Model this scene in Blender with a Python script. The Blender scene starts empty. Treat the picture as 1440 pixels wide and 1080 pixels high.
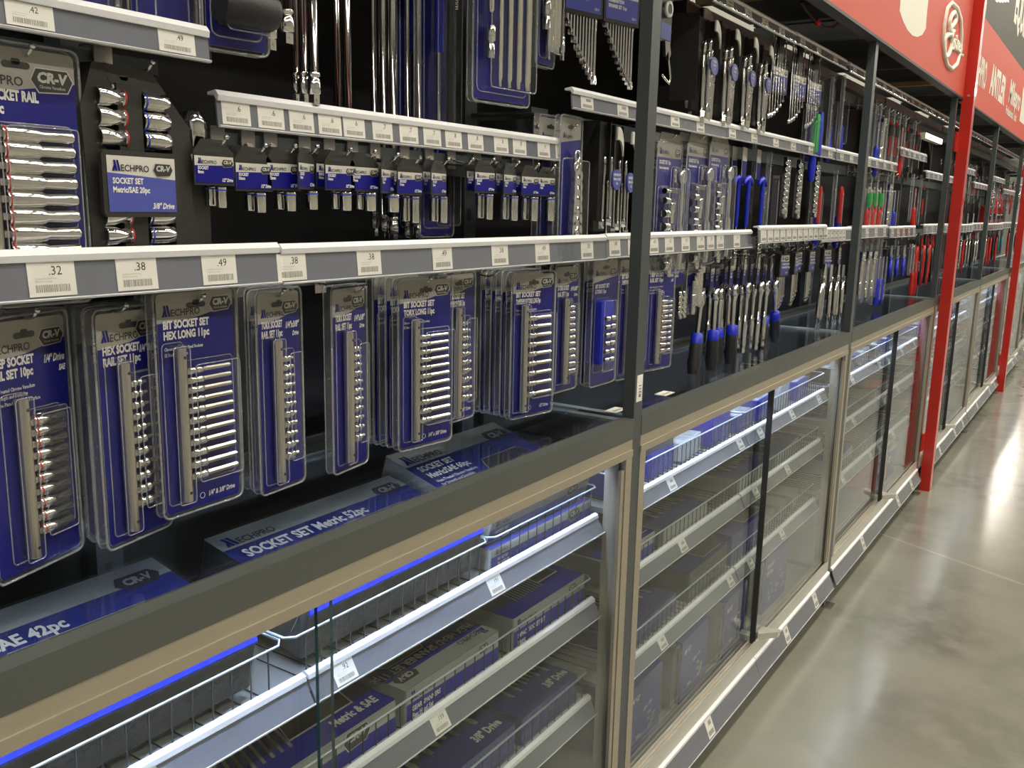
import bpy, math, random
from mathutils import Vector, Matrix
random.seed(7)
R = math.radians
SC = bpy.context.scene
COL = SC.collection
# ---------------------------------------------------------------- camera (real position in the aisle)
F = 1281.505
MX = ((0.5563669, -0.14802422, 0.81764583), (-0.83068032, -0.12352578, 0.54287346), (0.02064192, -0.98123912, -0.19168646))
CAM = Vector((0.0, -0.84, 1.565))
def at(px, py, y):
    """point of the plane Y=y seen at pixel (px,py) of the 1440x1080 photograph"""
    d = (px - 720.0, py - 540.0, F)
    r = [sum(MX[i][k] * d[k] for k in range(3)) for i in range(3)]
    t = (y - CAM.y) / r[1]
    return Vector((r[0] * t, y, CAM.z + r[2] * t))
def atz(px, py, z):
    d = (px - 720.0, py - 540.0, F)
    r = [sum(MX[i][k] * d[k] for k in range(3)) for i in range(3)]
    t = (z - CAM.z) / r[2]
    return Vector((r[0] * t, CAM.y + r[1] * t, z))
cd = bpy.data.cameras.new('camera'); cam = bpy.data.objects.new('camera', cd); COL.objects.link(cam)
rot = Matrix(((MX[0][0], -MX[0][1], -MX[0][2]), (MX[1][0], -MX[1][1], -MX[1][2]), (MX[2][0], -MX[2][1], -MX[2][2])))
cam.matrix_world = Matrix.Translation(CAM) @ rot.to_4x4()
cd.sensor_width = 36; cd.lens = F * 36 / 1440; cd.clip_start = 0.05; cd.clip_end = 100
SC.camera = cam
SC.view_settings.view_transform = 'Standard'; SC.view_settings.look = 'None'; SC.view_settings.gamma = 1
SC.view_settings.exposure = 0.20
SC.cycles.transparent_max_bounces = 40; SC.cycles.max_bounces = 7; SC.cycles.diffuse_bounces = 3
SC.cycles.glossy_bounces = 4; SC.cycles.use_denoising = True; SC.cycles.sample_clamp_indirect = 6
SC.cycles.caustics_reflective = False; SC.cycles.caustics_refractive = False; SC.cycles.blur_glossy = 0.5

# ---------------------------------------------------------------- materials
MATS = {}
def nodes(name):
    m = bpy.data.materials.new(name); m.use_nodes = True
    nt = m.node_tree; b = nt.nodes['Principled BSDF']
    MATS[name] = m
    return m, nt, b
def mat(name, col, rough=.5, metal=0., spec=.5, coat=0., noise=0., scale=40., bump=0., bscale=200., nrough=0.):
    m, nt, b = nodes(name)
    b.inputs['Base Color'].default_value = (*col, 1); b.inputs['Roughness'].default_value = rough
    b.inputs['Metallic'].default_value = metal; b.inputs['Specular IOR Level'].default_value = spec
    if coat: b.inputs['Coat Weight'].default_value = coat; b.inputs['Coat Roughness'].default_value = .05
    if noise or nrough:
        tc = nt.nodes.new('ShaderNodeTexCoord'); nz = nt.nodes.new('ShaderNodeTexNoise')
        nz.inputs['Scale'].default_value = scale; nz.inputs['Detail'].default_value = 4
        nt.links.new(tc.outputs['Object'], nz.inputs['Vector'])
        if noise:
            mx = nt.nodes.new('ShaderNodeMix'); mx.data_type = 'RGBA'
            mx.inputs[6].default_value = (*[c * (1 - noise) for c in col], 1); mx.inputs[7].default_value = (*[min(1, c * (1 + noise)) for c in col], 1)
            nt.links.new(nz.outputs['Fac'], mx.inputs[0]); nt.links.new(mx.outputs[2], b.inputs['Base Color'])
        if nrough:
            mr = nt.nodes.new('ShaderNodeMapRange'); mr.inputs[3].default_value = max(0, rough - nrough); mr.inputs[4].default_value = rough + nrough
            nt.links.new(nz.outputs['Fac'], mr.inputs[0]); nt.links.new(mr.outputs[0], b.inputs['Roughness'])
    if bump:
        tc = nt.nodes.new('ShaderNodeTexCoord'); n2 = nt.nodes.new('ShaderNodeTexNoise'); n2.inputs['Scale'].default_value = bscale
        bp = nt.nodes.new('ShaderNodeBump'); bp.inputs['Strength'].default_value = bump; bp.inputs['Distance'].default_value = .002
        nt.links.new(tc.outputs['Object'], n2.inputs['Vector']); nt.links.new(n2.outputs['Fac'], bp.inputs['Height']); nt.links.new(bp.outputs['Normal'], b.inputs['Normal'])
    return m
def clear(name, tint=(1, 1, 1), haze=0.0, ior=1.5, rough=.05, bump=0., bscale=60., hazecol=(.8, .85, .9)):
    m = bpy.data.materials.new(name); m.use_nodes = True; nt = m.node_tree; nt.nodes.clear(); MATS[name] = m
    out = nt.nodes.new('ShaderNodeOutputMaterial'); tr = nt.nodes.new('ShaderNodeBsdfTransparent'); gl = nt.nodes.new('ShaderNodeBsdfGlossy')
    tr.inputs[0].default_value = (*tint, 1); gl.inputs['Roughness'].default_value = rough
    fr = nt.nodes.new('ShaderNodeFresnel'); ge = nt.nodes.new('ShaderNodeNewGeometry')   # same reflectance from either side of the thin sheet
    ma = nt.nodes.new('ShaderNodeMath'); ma.operation = 'MULTIPLY_ADD'; ma.inputs[1].default_value = -2; ma.inputs[2].default_value = 1
    pw = nt.nodes.new('ShaderNodeMath'); pw.operation = 'POWER'; pw.inputs[0].default_value = ior
    nt.links.new(ge.outputs['Backfacing'], ma.inputs[0]); nt.links.new(ma.outputs[0], pw.inputs[1]); nt.links.new(pw.outputs[0], fr.inputs['IOR'])
    mx = nt.nodes.new('ShaderNodeMixShader')
    if bump:
        tc = nt.nodes.new('ShaderNodeTexCoord'); n2 = nt.nodes.new('ShaderNodeTexNoise'); n2.inputs['Scale'].default_value = bscale; n2.inputs['Detail'].default_value = 3
        bp = nt.nodes.new('ShaderNodeBump'); bp.inputs['Strength'].default_value = bump; bp.inputs['Distance'].default_value = .004
        nt.links.new(tc.outputs['Object'], n2.inputs['Vector']); nt.links.new(n2.outputs['Fac'], bp.inputs['Height'])
        nt.links.new(bp.outputs['Normal'], gl.inputs['Normal']); nt.links.new(bp.outputs['Normal'], fr.inputs['Normal'])
    src = tr
    if haze:
        df = nt.nodes.new('ShaderNodeBsdfDiffuse'); df.inputs[0].default_value = (*hazecol, 1); m2 = nt.nodes.new('ShaderNodeMixShader')
        m2.inputs[0].default_value = haze; nt.links.new(tr.outputs[0], m2.inputs[1]); nt.links.new(df.outputs[0], m2.inputs[2]); src = m2
    nt.links.new(fr.outputs[0], mx.inputs[0]); nt.links.new(src.outputs[0], mx.inputs[1]); nt.links.new(gl.outputs[0], mx.inputs[2])
    nt.links.new(mx.outputs[0], out.inputs[0])
    return m
def emit(name, col, s):
    m = bpy.data.materials.new(name); m.use_nodes = True; nt = m.node_tree; nt.nodes.clear(); MATS[name] = m
    out = nt.nodes.new('ShaderNodeOutputMaterial'); e = nt.nodes.new('ShaderNodeEmission'); e.inputs[0].default_value = (*col, 1); e.inputs[1].default_value = s
    nt.links.new(e.outputs[0], out.inputs[0]); return m

mat('post', (.060, .070, .072), .38, spec=.4, nrough=.06, scale=30)
mat('beam', (.085, .092, .082), .42, spec=.4, nrough=.05, scale=20)
mat('bar', (.085, .10, .10), .4, spec=.4)
mat('backpanel', (.012, .012, .012), .55, spec=.25, noise=.3, scale=6)
mat('innerback', (.07, .07, .06), .6, spec=.2)
mat('alu', (.46, .41, .32), .40, metal=.6)
mat('alu_light', (.72, .70, .62), .35, metal=.6)
mat('shelfmetal', (.30, .31, .30), .4, metal=.2)
mat('chrome', (.74, .73, .71), .11, metal=1.)
mat('chrome_satin', (.62, .58, .52), .28, metal=1.)
mat('zinc', (.62, .58, .56), .25, metal=.9)
mat('wire', (.020, .022, .022), .4, metal=.0)
mat('wire_light', (.55, .62, .66), .3, metal=.6)
mat('blue', (.0045, .0045, .185), .40, spec=.30, noise=.08, scale=8)
mat('bluebox', (.006, .008, .27), .32, spec=.4, noise=.06, scale=6)
mat('navybox', (.016, .026, .20), .32, spec=.4)
mat('bluecase', (.010, .022, .50), .45)
mat('bluegrip', (.010, .022, .50), .45)
mat('greycard', (.40, .38, .34), .4, spec=.4)
mat('greybox', (.38, .39, .37), .38, spec=.4)
mat('white', (.80, .79, .76), .5)
mat('tag', (.90, .87, .80), .5)
mat('ink', (.03, .03, .03), .5)
mat('softink', (.38, .36, .33), .6)
mat('blacklabel', (.035, .034, .030), .35)
mat('silver', (.62, .62, .58), .35, metal=.3)
mat('blackplastic', (.030, .029, .025), .38, spec=.45, bump=.15, bscale=300)
mat('blackgrip', (.018, .018, .020), .5, bump=.2)
mat('redband', (.5, .02, .02), .4)
mat('blueband', (.03, .05, .5), .4)
mat('labelblue', (.07, .085, .36), .35)
mat('red', (.52, .022, .012), .28, spec=.5, coat=.3)
mat('fascia', (.60, .085, .05), .55, spec=.25)
mat('redplastic', (.55, .02, .015), .4)
mat('greenplastic', (.02, .35, .08), .4)
mat('yellow', (.85, .65, .03), .4)
mat('wood', (.33, .23, .09), .6, noise=.3, scale=30)
mat('cream', (.80, .76, .63), .5)
mat('signgrey', (.10, .095, .075), .6, spec=.2)
mat('railback', (.17, .18, .215), .25, spec=.5)
mat('railwhite', (.78, .78, .80), .3, spec=.5)
mat('teal', (.02, .28, .30), .4)
mat('photosteel', (.42, .42, .40), .35, metal=.4)
mat('cardboard', (.40, .27, .14), .6)
clear('clear', haze=.008, ior=1.38, rough=.03, bump=.35, bscale=40)
clear('clearrim', haze=.26, ior=1.6, rough=.12, bump=.5, bscale=400, hazecol=(.75, .76, .80))
clear('clearside', haze=.10, ior=1.5, rough=.08, bump=.9, bscale=420)
clear('shrink', haze=.015, ior=1.5, rough=.07, bump=1., bscale=38)
clear('railclear', haze=.35, ior=1.5, rough=.12, hazecol=(.72, .72, .80))
clear('glass', tint=(.94, .96, .95), ior=1.42, rough=.0)
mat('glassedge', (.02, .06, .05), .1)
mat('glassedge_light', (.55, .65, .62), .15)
emit('lamp', (1, .945, .82), 62.0)
emit('led', (.55, .68, 1.0), 85.0)
emit('ledbar', (.9, .93, .85), 3.0)
def floor_mat():
    m, nt, b = nodes('floor')
    tc = nt.nodes.new('ShaderNodeTexCoord')
    def noise(s, d=4, dist=0):
        n = nt.nodes.new('ShaderNodeTexNoise'); n.inputs['Scale'].default_value = s; n.inputs['Detail'].default_value = d; n.inputs['Distortion'].default_value = dist
        nt.links.new(tc.outputs['Object'], n.inputs['Vector']); return n
    a, c, e = noise(1.3, 5, .4), noise(9, 6), noise(60, 3)
    def mixc(f, c1, c2):
        x = nt.nodes.new('ShaderNodeMix'); x.data_type = 'RGBA'; nt.links.new(f, x.inputs[0])
        for i, cc in ((6, c1), (7, c2)):
            if isinstance(cc, tuple): x.inputs[i].default_value = (*cc, 1)
            else: nt.links.new(cc, x.inputs[i])
        return x.outputs[2]
    r = nt.nodes.new('ShaderNodeMapRange'); r.inputs[1].default_value = .35; r.inputs[2].default_value = .68; nt.links.new(a.outputs['Fac'], r.inputs[0])
    r2 = nt.nodes.new('ShaderNodeMapRange'); r2.inputs[1].default_value = .42; r2.inputs[2].default_value = .72; nt.links.new(c.outputs['Fac'], r2.inputs[0])
    c1 = mixc(r.outputs[0], (.175, .172, .138), (.30, .292, .232))
    c2 = mixc(r2.outputs[0], c1, (.26, .256, .208))
    vo = nt.nodes.new('ShaderNodeTexVoronoi'); vo.feature = 'DISTANCE_TO_EDGE'; vo.inputs['Scale'].default_value = .16
    nt.links.new(tc.outputs['Object'], vo.inputs['Vector'])
    r3 = nt.nodes.new('ShaderNodeMapRange'); r3.inputs[1].default_value = 0; r3.inputs[2].default_value = .0012; r3.inputs[3].default_value = .35; r3.inputs[4].default_value = 0
    nt.links.new(vo.outputs['Distance'], r3.inputs[0])
    c3 = mixc(r3.outputs[0], c2, (.5, .47, .38))
    nt.links.new(c3, b.inputs['Base Color'])
    rr = nt.nodes.new('ShaderNodeMapRange'); rr.inputs[3].default_value = .10; rr.inputs[4].default_value = .28; nt.links.new(c.outputs['Fac'], rr.inputs[0]); nt.links.new(rr.outputs[0], b.inputs['Roughness'])
    bp = nt.nodes.new('ShaderNodeBump'); bp.inputs['Strength'].default_value = .06; nt.links.new(e.outputs['Fac'], bp.inputs['Height']); nt.links.new(bp.outputs['Normal'], b.inputs['Normal'])
floor_mat()

# ---------------------------------------------------------------- mesh builder
TXT = {}
def text_data(s, off=0.0, res=2):
    k = (s, off, res)
    if k not in TXT:
        cu = bpy.data.curves.new('t', 'FONT'); cu.body = s; cu.size = 1; cu.offset = off; cu.resolution_u = res; cu.dimensions = '2D'; cu.fill_mode = 'FRONT'
        o = bpy.data.objects.new('t', cu); COL.objects.link(o)
        dg = bpy.context.evaluated_depsgraph_get(); e = o.evaluated_get(dg); me = e.to_mesh()
        vs = [(v.co.x, v.co.y) for v in me.vertices]; fs = [tuple(p.vertices) for p in me.polygons]
        e.to_mesh_clear(); bpy.data.objects.remove(o); bpy.data.curves.remove(cu)
        x0 = min((v[0] for v in vs), default=0); x1 = max((v[0] for v in vs), default=1)
        TXT[k] = ([(a - x0, b) for a, b in vs], fs, x1 - x0)
    return TXT[k]
class MB:
    def __init__(s): s.v = []; s.f = []; s.m = []; s.s = []; s.ms = []; s.T = Matrix.Identity(4)
    def slot(s, m):
        if m not in s.ms: s.ms.append(m)
        return s.ms.index(m)
    def add(s, vs, fs, m, smooth=False):
        n = len(s.v); T = s.T; s.v += [T @ Vector(v) for v in vs]; k = s.slot(m)
        for f in fs: s.f.append([i + n for i in f]); s.m.append(k); s.s.append(smooth)
    def box(s, x0, x1, y0, y1, z0, z1, m):
        s.add([(x, y, z) for x in (x0, x1) for y in (y0, y1) for z in (z0, z1)],
              [(0, 1, 3, 2), (4, 6, 7, 5), (0, 4, 5, 1), (2, 3, 7, 6), (0, 2, 6, 4), (1, 5, 7, 3)], m)
    def prism(s, pts, a0, a1, m, plane='xz', caps=True, mcap=None):
        def P(p, a): return (p[0], a, p[1]) if plane == 'xz' else ((p[0], p[1], a) if plane == 'xy' else (a, p[0], p[1]))
        n = len(pts); vs = [P(p, a0) for p in pts] + [P(p, a1) for p in pts]
        s.add(vs, [(i, (i + 1) % n, (i + 1) % n + n, i + n) for i in range(n)], m)
        if caps: s.add(vs, [tuple(range(n))[::-1], tuple(range(n, 2 * n))], mcap or m)
    def poly(s, pts, m): s.add(pts, [tuple(range(len(pts)))], m)
    def flat(s, pts, y, m): s.add([(p[0], y, p[1]) for p in pts], [tuple(range(len(pts)))], m)
    def lathe(s, prof, c, ax, m, n=12, smooth=True, caps=True):
        ax = Vector(ax).normalized(); u = ax.orthogonal().normalized(); w = ax.cross(u); c = Vector(c); vs = []; fs = []
        for r, h in prof:
            for i in range(n):
                a = 2 * math.pi * i / n; vs.append(c + ax * h + u * (r * math.cos(a)) + w * (r * math.sin(a)))
        for j in range(len(prof) - 1):
            for i in range(n): fs.append((j * n + i, j * n + (i + 1) % n, (j + 1) * n + (i + 1) % n, (j + 1) * n + i))
        s.add(vs, fs, m, smooth)
        if caps: s.add([vs[i] for i in range(n)], [tuple(range(n))[::-1]], m); s.add(vs[-n:], [tuple(range(n))], m)
    def cyl(s, a, b, r, m, n=10, r2=None):
        a = Vector(a); b = Vector(b); s.lathe([(r, 0), (r if r2 is None else r2, (b - a).length)], a, b - a, m, n)
    def tube(s, pts, r, m, n=6, closed=False):
        pts = [Vector(p) for p in pts]; k = len(pts); vs = []; fs = []; prev = None
        for i, p in enumerate(pts):
            a = pts[(i - 1) % k] if (closed or i) else p; b = pts[(i + 1) % k] if (closed or i < k - 1) else p
            t = (b - a).normalized()
            u = (prev - t * prev.dot(t)).normalized() if prev else t.orthogonal().normalized()
            prev = u; w = t.cross(u); rr = r[i] if isinstance(r, (list, tuple)) else r
            for j in range(n): q = 2 * math.pi * j / n; vs.append(p + u * (rr * math.cos(q)) + w * (rr * math.sin(q)))
        for i in range(k if closed else k - 1):
            i2 = (i + 1) % k
            for j in range(n): fs.append((i * n + j, i * n + (j + 1) % n, i2 * n + (j + 1) % n, i2 * n + j))
        if not closed: fs += [tuple(range(n))[::-1], tuple(range((k - 1) * n, k * n))]
        s.add(vs, fs, m, True)
    def text(s, t, o, h, m, u=(1, 0, 0), v=(0, 0, 1), bold=.02, sx=.85, shear=0., align='l', fit=None, res=2):
        vs, fs, w = text_data(t, bold, res); o = Vector(o); u = Vector(u).normalized(); v = Vector(v).normalized()
        k = h / .7; kx = k * sx
        if fit: kx = min(kx, fit / w)
        dx = 0 if align == 'l' else (-w * kx / 2 if align == 'c' else -w * kx)
        s.add([o + u * (a * kx + dx + b * k * shear) + v * (b * k) for a, b in vs], fs, m)
    def build(s, name, parent=None, loc=None, rotz=0):
        me = bpy.data.meshes.new(name); me.from_pydata([tuple(v) for v in s.v], [], s.f)
        for m in s.ms: me.materials.append(MATS[m])
        me.polygons.foreach_set('material_index', s.m); me.polygons.foreach_set('use_smooth', s.s); me.update()
        o = bpy.data.objects.new(name, me); COL.objects.link(o)
        if parent: o.parent = parent
        if loc is not None: o.location = loc
        o.rotation_euler.z = rotz
        return o
def tag(o, label, cat, group=None):
    o['label'] = label; o['category'] = cat
    if group: o['group'] = group
    return o
def thing(name, label, cat, loc=(0, 0, 0), rz=0, group=None, rx=0, ry=0):
    o = bpy.data.objects.new(name, None); COL.objects.link(o); o.location = loc; o.rotation_euler = (rx, ry, rz); o.empty_display_size = .05
    return tag(o, label, cat, group)
def struct(o): o['kind'] = 'structure'; return o
KIDS = {}
def kids(o):
    return [c for c in COL.objects if c.parent == o] if o.name not in KIDS else KIDS[o.name]
def freeze(o):
    ch = [c for c in COL.objects if c.parent == o]; KIDS[o.name] = ch
    for c in ch: KIDS[c.name] = [g for g in COL.objects if g.parent == c]
    return o
def dup(o, loc, rz=0, label=None, group=None, rx=None, ry=None):
    c = o.copy(); COL.objects.link(c); c.location = loc; e = o.rotation_euler
    c.rotation_euler = (e.x if rx is None else rx, e.y if ry is None else ry, rz)
    if label: c['label'] = label
    if group: c['group'] = group
    for ch in KIDS.get(o.name, []):
        d = ch.copy(); COL.objects.link(d); d.parent = c
        for g in KIDS.get(ch.name, []):
            h = g.copy(); COL.objects.link(h); h.parent = d
    return c
USED = {}
def once(o, loc, rz=0, label=None, group=None, rx=None, ry=None):
    """first placement moves the prototype itself, later ones copy it"""
    if o.name not in USED:
        USED[o.name] = 1; o.location = loc; e = o.rotation_euler
        o.rotation_euler = (e.x if rx is None else rx, e.y if ry is None else ry, rz)
        if label: o['label'] = label
        if group: o['group'] = group
        return o
    return dup(o, loc, rz, label, group, rx, ry)
ORD = ['first', 'second', 'third', 'fourth', 'fifth', 'sixth', 'seventh', 'eighth', 'ninth', 'tenth', 'eleventh', 'twelfth', 'thirteenth', 'fourteenth', 'fifteenth', 'sixteenth', 'seventeenth', 'eighteenth', 'nineteenth', 'twentieth', 'twenty-first', 'twenty-second', 'twenty-third', 'twenty-fourth']
def rrect(x0, x1, z0, z1, r, n=4):
    p = []
    for cx, cz, a0 in ((x1 - r, z1 - r, 0), (x0 + r, z1 - r, 90), (x0 + r, z0 + r, 180), (x1 - r, z0 + r, 270)):
        for i in range(n + 1): a = R(a0 + 90 * i / n); p.append((cx + r * math.cos(a), cz + r * math.sin(a)))
    return p
# ================================================================ SETTING
PX = [-.098 + 1.84 * k for k in range(8)]           # left face of each upright
PW, PD, ZT = .040, .027, 2.19
b = MB(); b.box(-6, 44, -8, 3.2, -.1, 0, 'floor'); struct(b.build('floor'))
mat('ceilmat', (.22, .22, .21), .8)
b = MB(); b.box(-6, 44, -9, 4, 6.0, 6.1, 'ceilmat'); struct(b.build('ceiling'))
mat('wallmat', (.30, .29, .26), .7)
b = MB(); b.box(-6, 44, -8.1, -8.0, 0, 6.0, 'wallmat'); struct(b.build('wall_front'))
b = MB(); b.box(-6, 44, 3.2, 3.3, 0, 6.0, 'wallmat'); struct(b.build('wall_back'))
# ceiling lamps: long tubes across and along the aisle
k = 0
lampmb = MB(); lampmb.box(-1.5, 1.5, -.10, .10, 0, .05, 'white'); lampmb2 = MB(); lampmb2.box(-1.48, 1.48, -.08, .08, -.012, 0, 'lamp')
for r_, y in enumerate((-4.4, -1.7, 1.3)):
    for c_, x in enumerate([-2.2 + 4 * q for q in range(11)]):
        if k == 0:
            t = thing('ceiling_light', '', 'ceiling light'); lampmb.build('housing', t); lampmb2.build('diffuser', t); freeze(t); LAMP = t
        once(LAMP, (x, y, 5.9), 0, 'long white tube light on the ceiling above the aisle, %s in the %s row' % (ORD[c_], ORD[r_]), 'ceiling lights above the aisle'); k += 1
# goods shelving on the far side of the aisle (behind the camera, reflected in the glass)
# uprights
LBL = ['at the near end left of the photo', 'carrying the small white shelf sticker', 'between the second and third glass cabinets', 'just behind the nearest red post', 'beyond the nearest red post', 'behind the farther red post', 'past the farther red post', 'at the far end of the run']
for i, x in enumerate(PX):
    if i == 0: continue
    b = MB(); b.box(x, x + PW, 0, PD, .05, ZT, 'post')
    t = thing('upright_post', 'dark grey steel upright post ' + LBL[i], 'post', (0, 0, 0), 0, 'front uprights of the shelving')
    b.build('post', t)
    f = MB(); f.box(x + .008, x + .032, .004, .022, .006, .05, 'ink'); f.box(x - .01, x + .05, -.03, .06, 0, .006, 'zinc'); f.lathe([(.012, 0), (.012, .012)], (x + .02, .045, .004), (0, 0, 1), 'zinc', 8)
    f.build('foot', t)
    if i == 1:
        s = MB(); z0 = 1.155; s.box(x + .008, x + .034, -.0012, 0, z0, z0 + .058, 'tag')
        s.text('B211', (x + .027, -.0016, z0 + .010), .011, 'ink', u=(0, 0, 1), v=(-1, 0, 0), bold=.02, sx=.9)
        s.build('sticker', t)['label'] = 'white sticker with black letters running down'
# rear slotted uprights
i = 0
for x in [.762 + .92 * j for j in range(13)]:
    b = MB(); b.box(x - .022, x + .022, .40, .44, .15, ZT, 'bar')
    for q in range(13 if x < 6 else 0):
        z = .99 + q * .09
        b.box(x - .010, x + .002, .3992, .401, z, z + .026, 'ink')
    o = b.build('slotted_upright'); tag(o, 'grey slotted rear upright, %s from the near end of the run' % ORD[i], 'upright', 'slotted uprights at the back panel'); i += 1
# back panels, tops, counters, cabinets
def bays():
    return [(PX[i] + PW, PX[i + 1], i) for i in range(7)]
NTH = ['nearest', 'second', 'third', 'fourth', 'fifth', 'sixth', 'farthest']
for x0, x1, i in bays():
    w = x1 - x0; cabn = NTH[i]
    o = MB(); o.box(x0 - .04, x1, .452, .462, 0, ZT, 'backpanel'); o = o.build('back_panel'); tag(o, 'black back panel of the %s bay' % cabn, 'back panel', 'back panels of the shelving')
    # glass counter
    g = MB(); g.box(x0 - .0 + .004, x1 - .004, .028, .335, 1.112, 1.118, 'glass')
    g.f  # edges
    gt = thing('glass_counter', 'clear glass counter sheet over the %s cabinet' % cabn, 'glass shelf', (0, 0, 0), 0, 'glass counter sheets')
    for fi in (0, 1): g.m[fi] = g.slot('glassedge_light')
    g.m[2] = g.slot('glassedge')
    g.build('glass_sheet', gt)
    r_ = MB(); r_.box(x0, x1, .335, .39, 1.105, 1.121, 'bar'); r_.box(x0, x1, .385, .391, 1.121, 1.135, 'bar'); r_.build('rear_rail', gt)
    c = thing('display_cabinet', 'low %s display cabinet with sliding glass doors and wire basket shelves' % (cabn + ' aluminium-framed'), 'cabinet', (0, 0, 0), 0, 'glass fronted cabinets below the counter')
    m = MB(); m.box(x0, x1, -.001, .026, 1.075, 1.120, 'beam'); m.box(x0, x1, .026, .05, 1.075, 1.110, 'beam'); m.build('counter_beam', c)
    a = MB(); y0, y1 = 0.0, .05
    a.box(x0, x1, y0, y1, 1.052, 1.0748, 'alu'); a.box(x0, x1, y0 - .003, y1, 1.036, 1.052, 'alu')
    a.box(x0, x0 + .028, y0 - .001, y1, .20, 1.036, 'alu'); a.box(x1 - .028, x1, y0 - .001, y1, .20, 1.036, 'alu')
    a.box(x0, x1, .0, .006, .15, .20, 'alu_light'); a.box(x0, x1, .006, .022, .15, .185, 'alu'); a.box(x0, x1, .022, .027, .15, .197, 'alu_light'); a.box(x0, x1, .027, .045, .15, .187, 'alu')
    a.build('door_frame', c)
    xm = {0: .816, 1: 2.725}.get(i, x0 + .5 * w + .02)
    # two sliding panes on separate tracks
    for q, (a0, a1, yy) in enumerate(((x0 + .028, xm + .048, .030), (xm, x1 - .03, .010))):
        d = MB(); d.box(a0, a1, yy, yy + .006, .187, 1.036, 'glass')
        d.m[1] = d.slot('glassedge'); d.m[0] = d.slot('glassedge')
        if q and i: d.box(xm - .003, xm + .001, .004, .022, .19, 1.036, 'ink')
        do = d.build('sliding_door', c)
    h = MB(); h.box(x1 - .044, x1 - .030, .001, .009, .205, 1.012, 'alu'); h.build('door_stile', c)
    l = MB(); l.prism([(xm + .02, .004), (xm + .075, -.045), (xm + .10, -.045), (xm + .085, .012), (xm + .05, .012)], .196, .216, 'alu_light', plane='xy')
    l.box(xm - .005, xm + .03, .022, .06, .196, .214, 'alu_light'); l.build('door_lock', c)
    # interior
    n = MB(); n.box(x0, x1, .425, .435, .15, 1.07, 'innerback'); n.build('inner_panel', c)
    n = MB(); n.box(x0, x1, .05, .425, .135, .15, 'shelfmetal'); n.box(x0, x1, .02, .05, .10, .150, 'shelfmetal'); n.build('base_shelf', c)
    for sz in (.885, .675, .445):
        n = MB(); n.box(x0 + .01, x1 - .01, .088, .42, sz - .012, sz, 'shelfmetal'); n.box(x0 + .01, x1 - .01, .084, .088, sz - .03, sz, 'shelfmetal')
        n.build('shelf', c)
    e = MB(); e.box(x0 + .05, x1 - .05, .050, .068, 1.062, 1.070, 'alu_light')
    eo = e.build('light_bar', c); e2 = MB(); e2.box(x0 + .06, x1 - .06, .052, .065, 1.059, 1.0618, 'led'); e2.build('diffuser', eo)
# ---- price rails (front of shelves / hooks); tags are parts
def tag_mb(w, h, txt, big):
    t = MB(); t.box(-w / 2, w / 2, -.0006, 0, -h / 2, h / 2, 'tag')
    if big:
        t.text(txt, (.004, -.0009, h * .12), h * .26, 'ink', bold=0, sx=.95, align='c')
        for r2 in range(2): t.text(('Socket rail set 1/4 drive pc', 'Mechanics tool range')[r2], (-w * .36, -.0009, -h * (.0 + .085 * r2)), h * .05, 'softink', bold=0, res=1, fit=w * (.72 - .15 * r2))
        x = -w * .36; rnd = random.Random(hash(txt) % 97 if False else len(txt) * 7 + int(txt.replace('.', '') or 0))
        while x < w * .36:
            ww = rnd.choice((.0004, .0008, .0012)); t.box(x, x + ww, -.0009, -.0006, -h * .38, -h * .16, 'softink'); x += ww + rnd.choice((.0006, .0010))
    else:
        t.box(-w * .1, w * .28, -.0009, -.0006, h * .12, h * .34, 'softink'); t.box(-w * .36, w * .36, -.0009, -.0006, -h * .38, -h * .14, 'softink')
    return t
TAGC = {}
def price_rail(x0, x1, y, ztop, tags, label, h=.052, tilt=20, tw=.052, group='clear price rails', big=True, name='price_rail', style=0, arms=()):
    """top lip, face leaning forwards at the foot, tags set in it"""
    t = thing(name, label, 'price rail', (x0, y, ztop), 0, group); L = x1 - x0; rx = R(tilt)
    b = MB(); b.T = Matrix.Rotation(-rx, 4, 'X') if tilt else Matrix.Identity(4)
    b.box(0, L, 0, .003, -h, -.010, 'railback' if style == 0 else 'railclear')
    b.prism([(.016, .002), (.0, .003), (-.005, -.004), (-.003, -.011), (.0, -.010), (.004, -.003), (.016, -.002)], 0, L, 'railwhite', plane='yz')
    b.prism([(-.003, -h), (-.0045, -h + .002), (-.003, -h + .003), (.003, -h), ], 0, L, 'railwhite', plane='yz')
    b.box(0, L, -.0042, -.0036, -h + .003, -.010, 'clear')
    for ax in arms: b.tube([(ax, .004, -.02), (ax, (.229 - y) * .4, -.030), (ax, .229 - y, -.036)], .0022, 'chrome', 5)
    b.build('rail', t)
    th = h - .016
    for u, s in tags:
        if not (0 < u < L): continue
        key = (s, tw, th, big)
        if key not in TAGC:
            o = tag_mb(tw, th, s, big).build('price_tag', t); TAGC[key] = o
        else:
            o = TAGC[key].copy(); COL.objects.link(o); o.parent = t
        o.location = b.T @ Vector((u, -.0005, -.011 - th / 2)); o.rotation_euler = (-rx, 0, 0)
    return t
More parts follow.
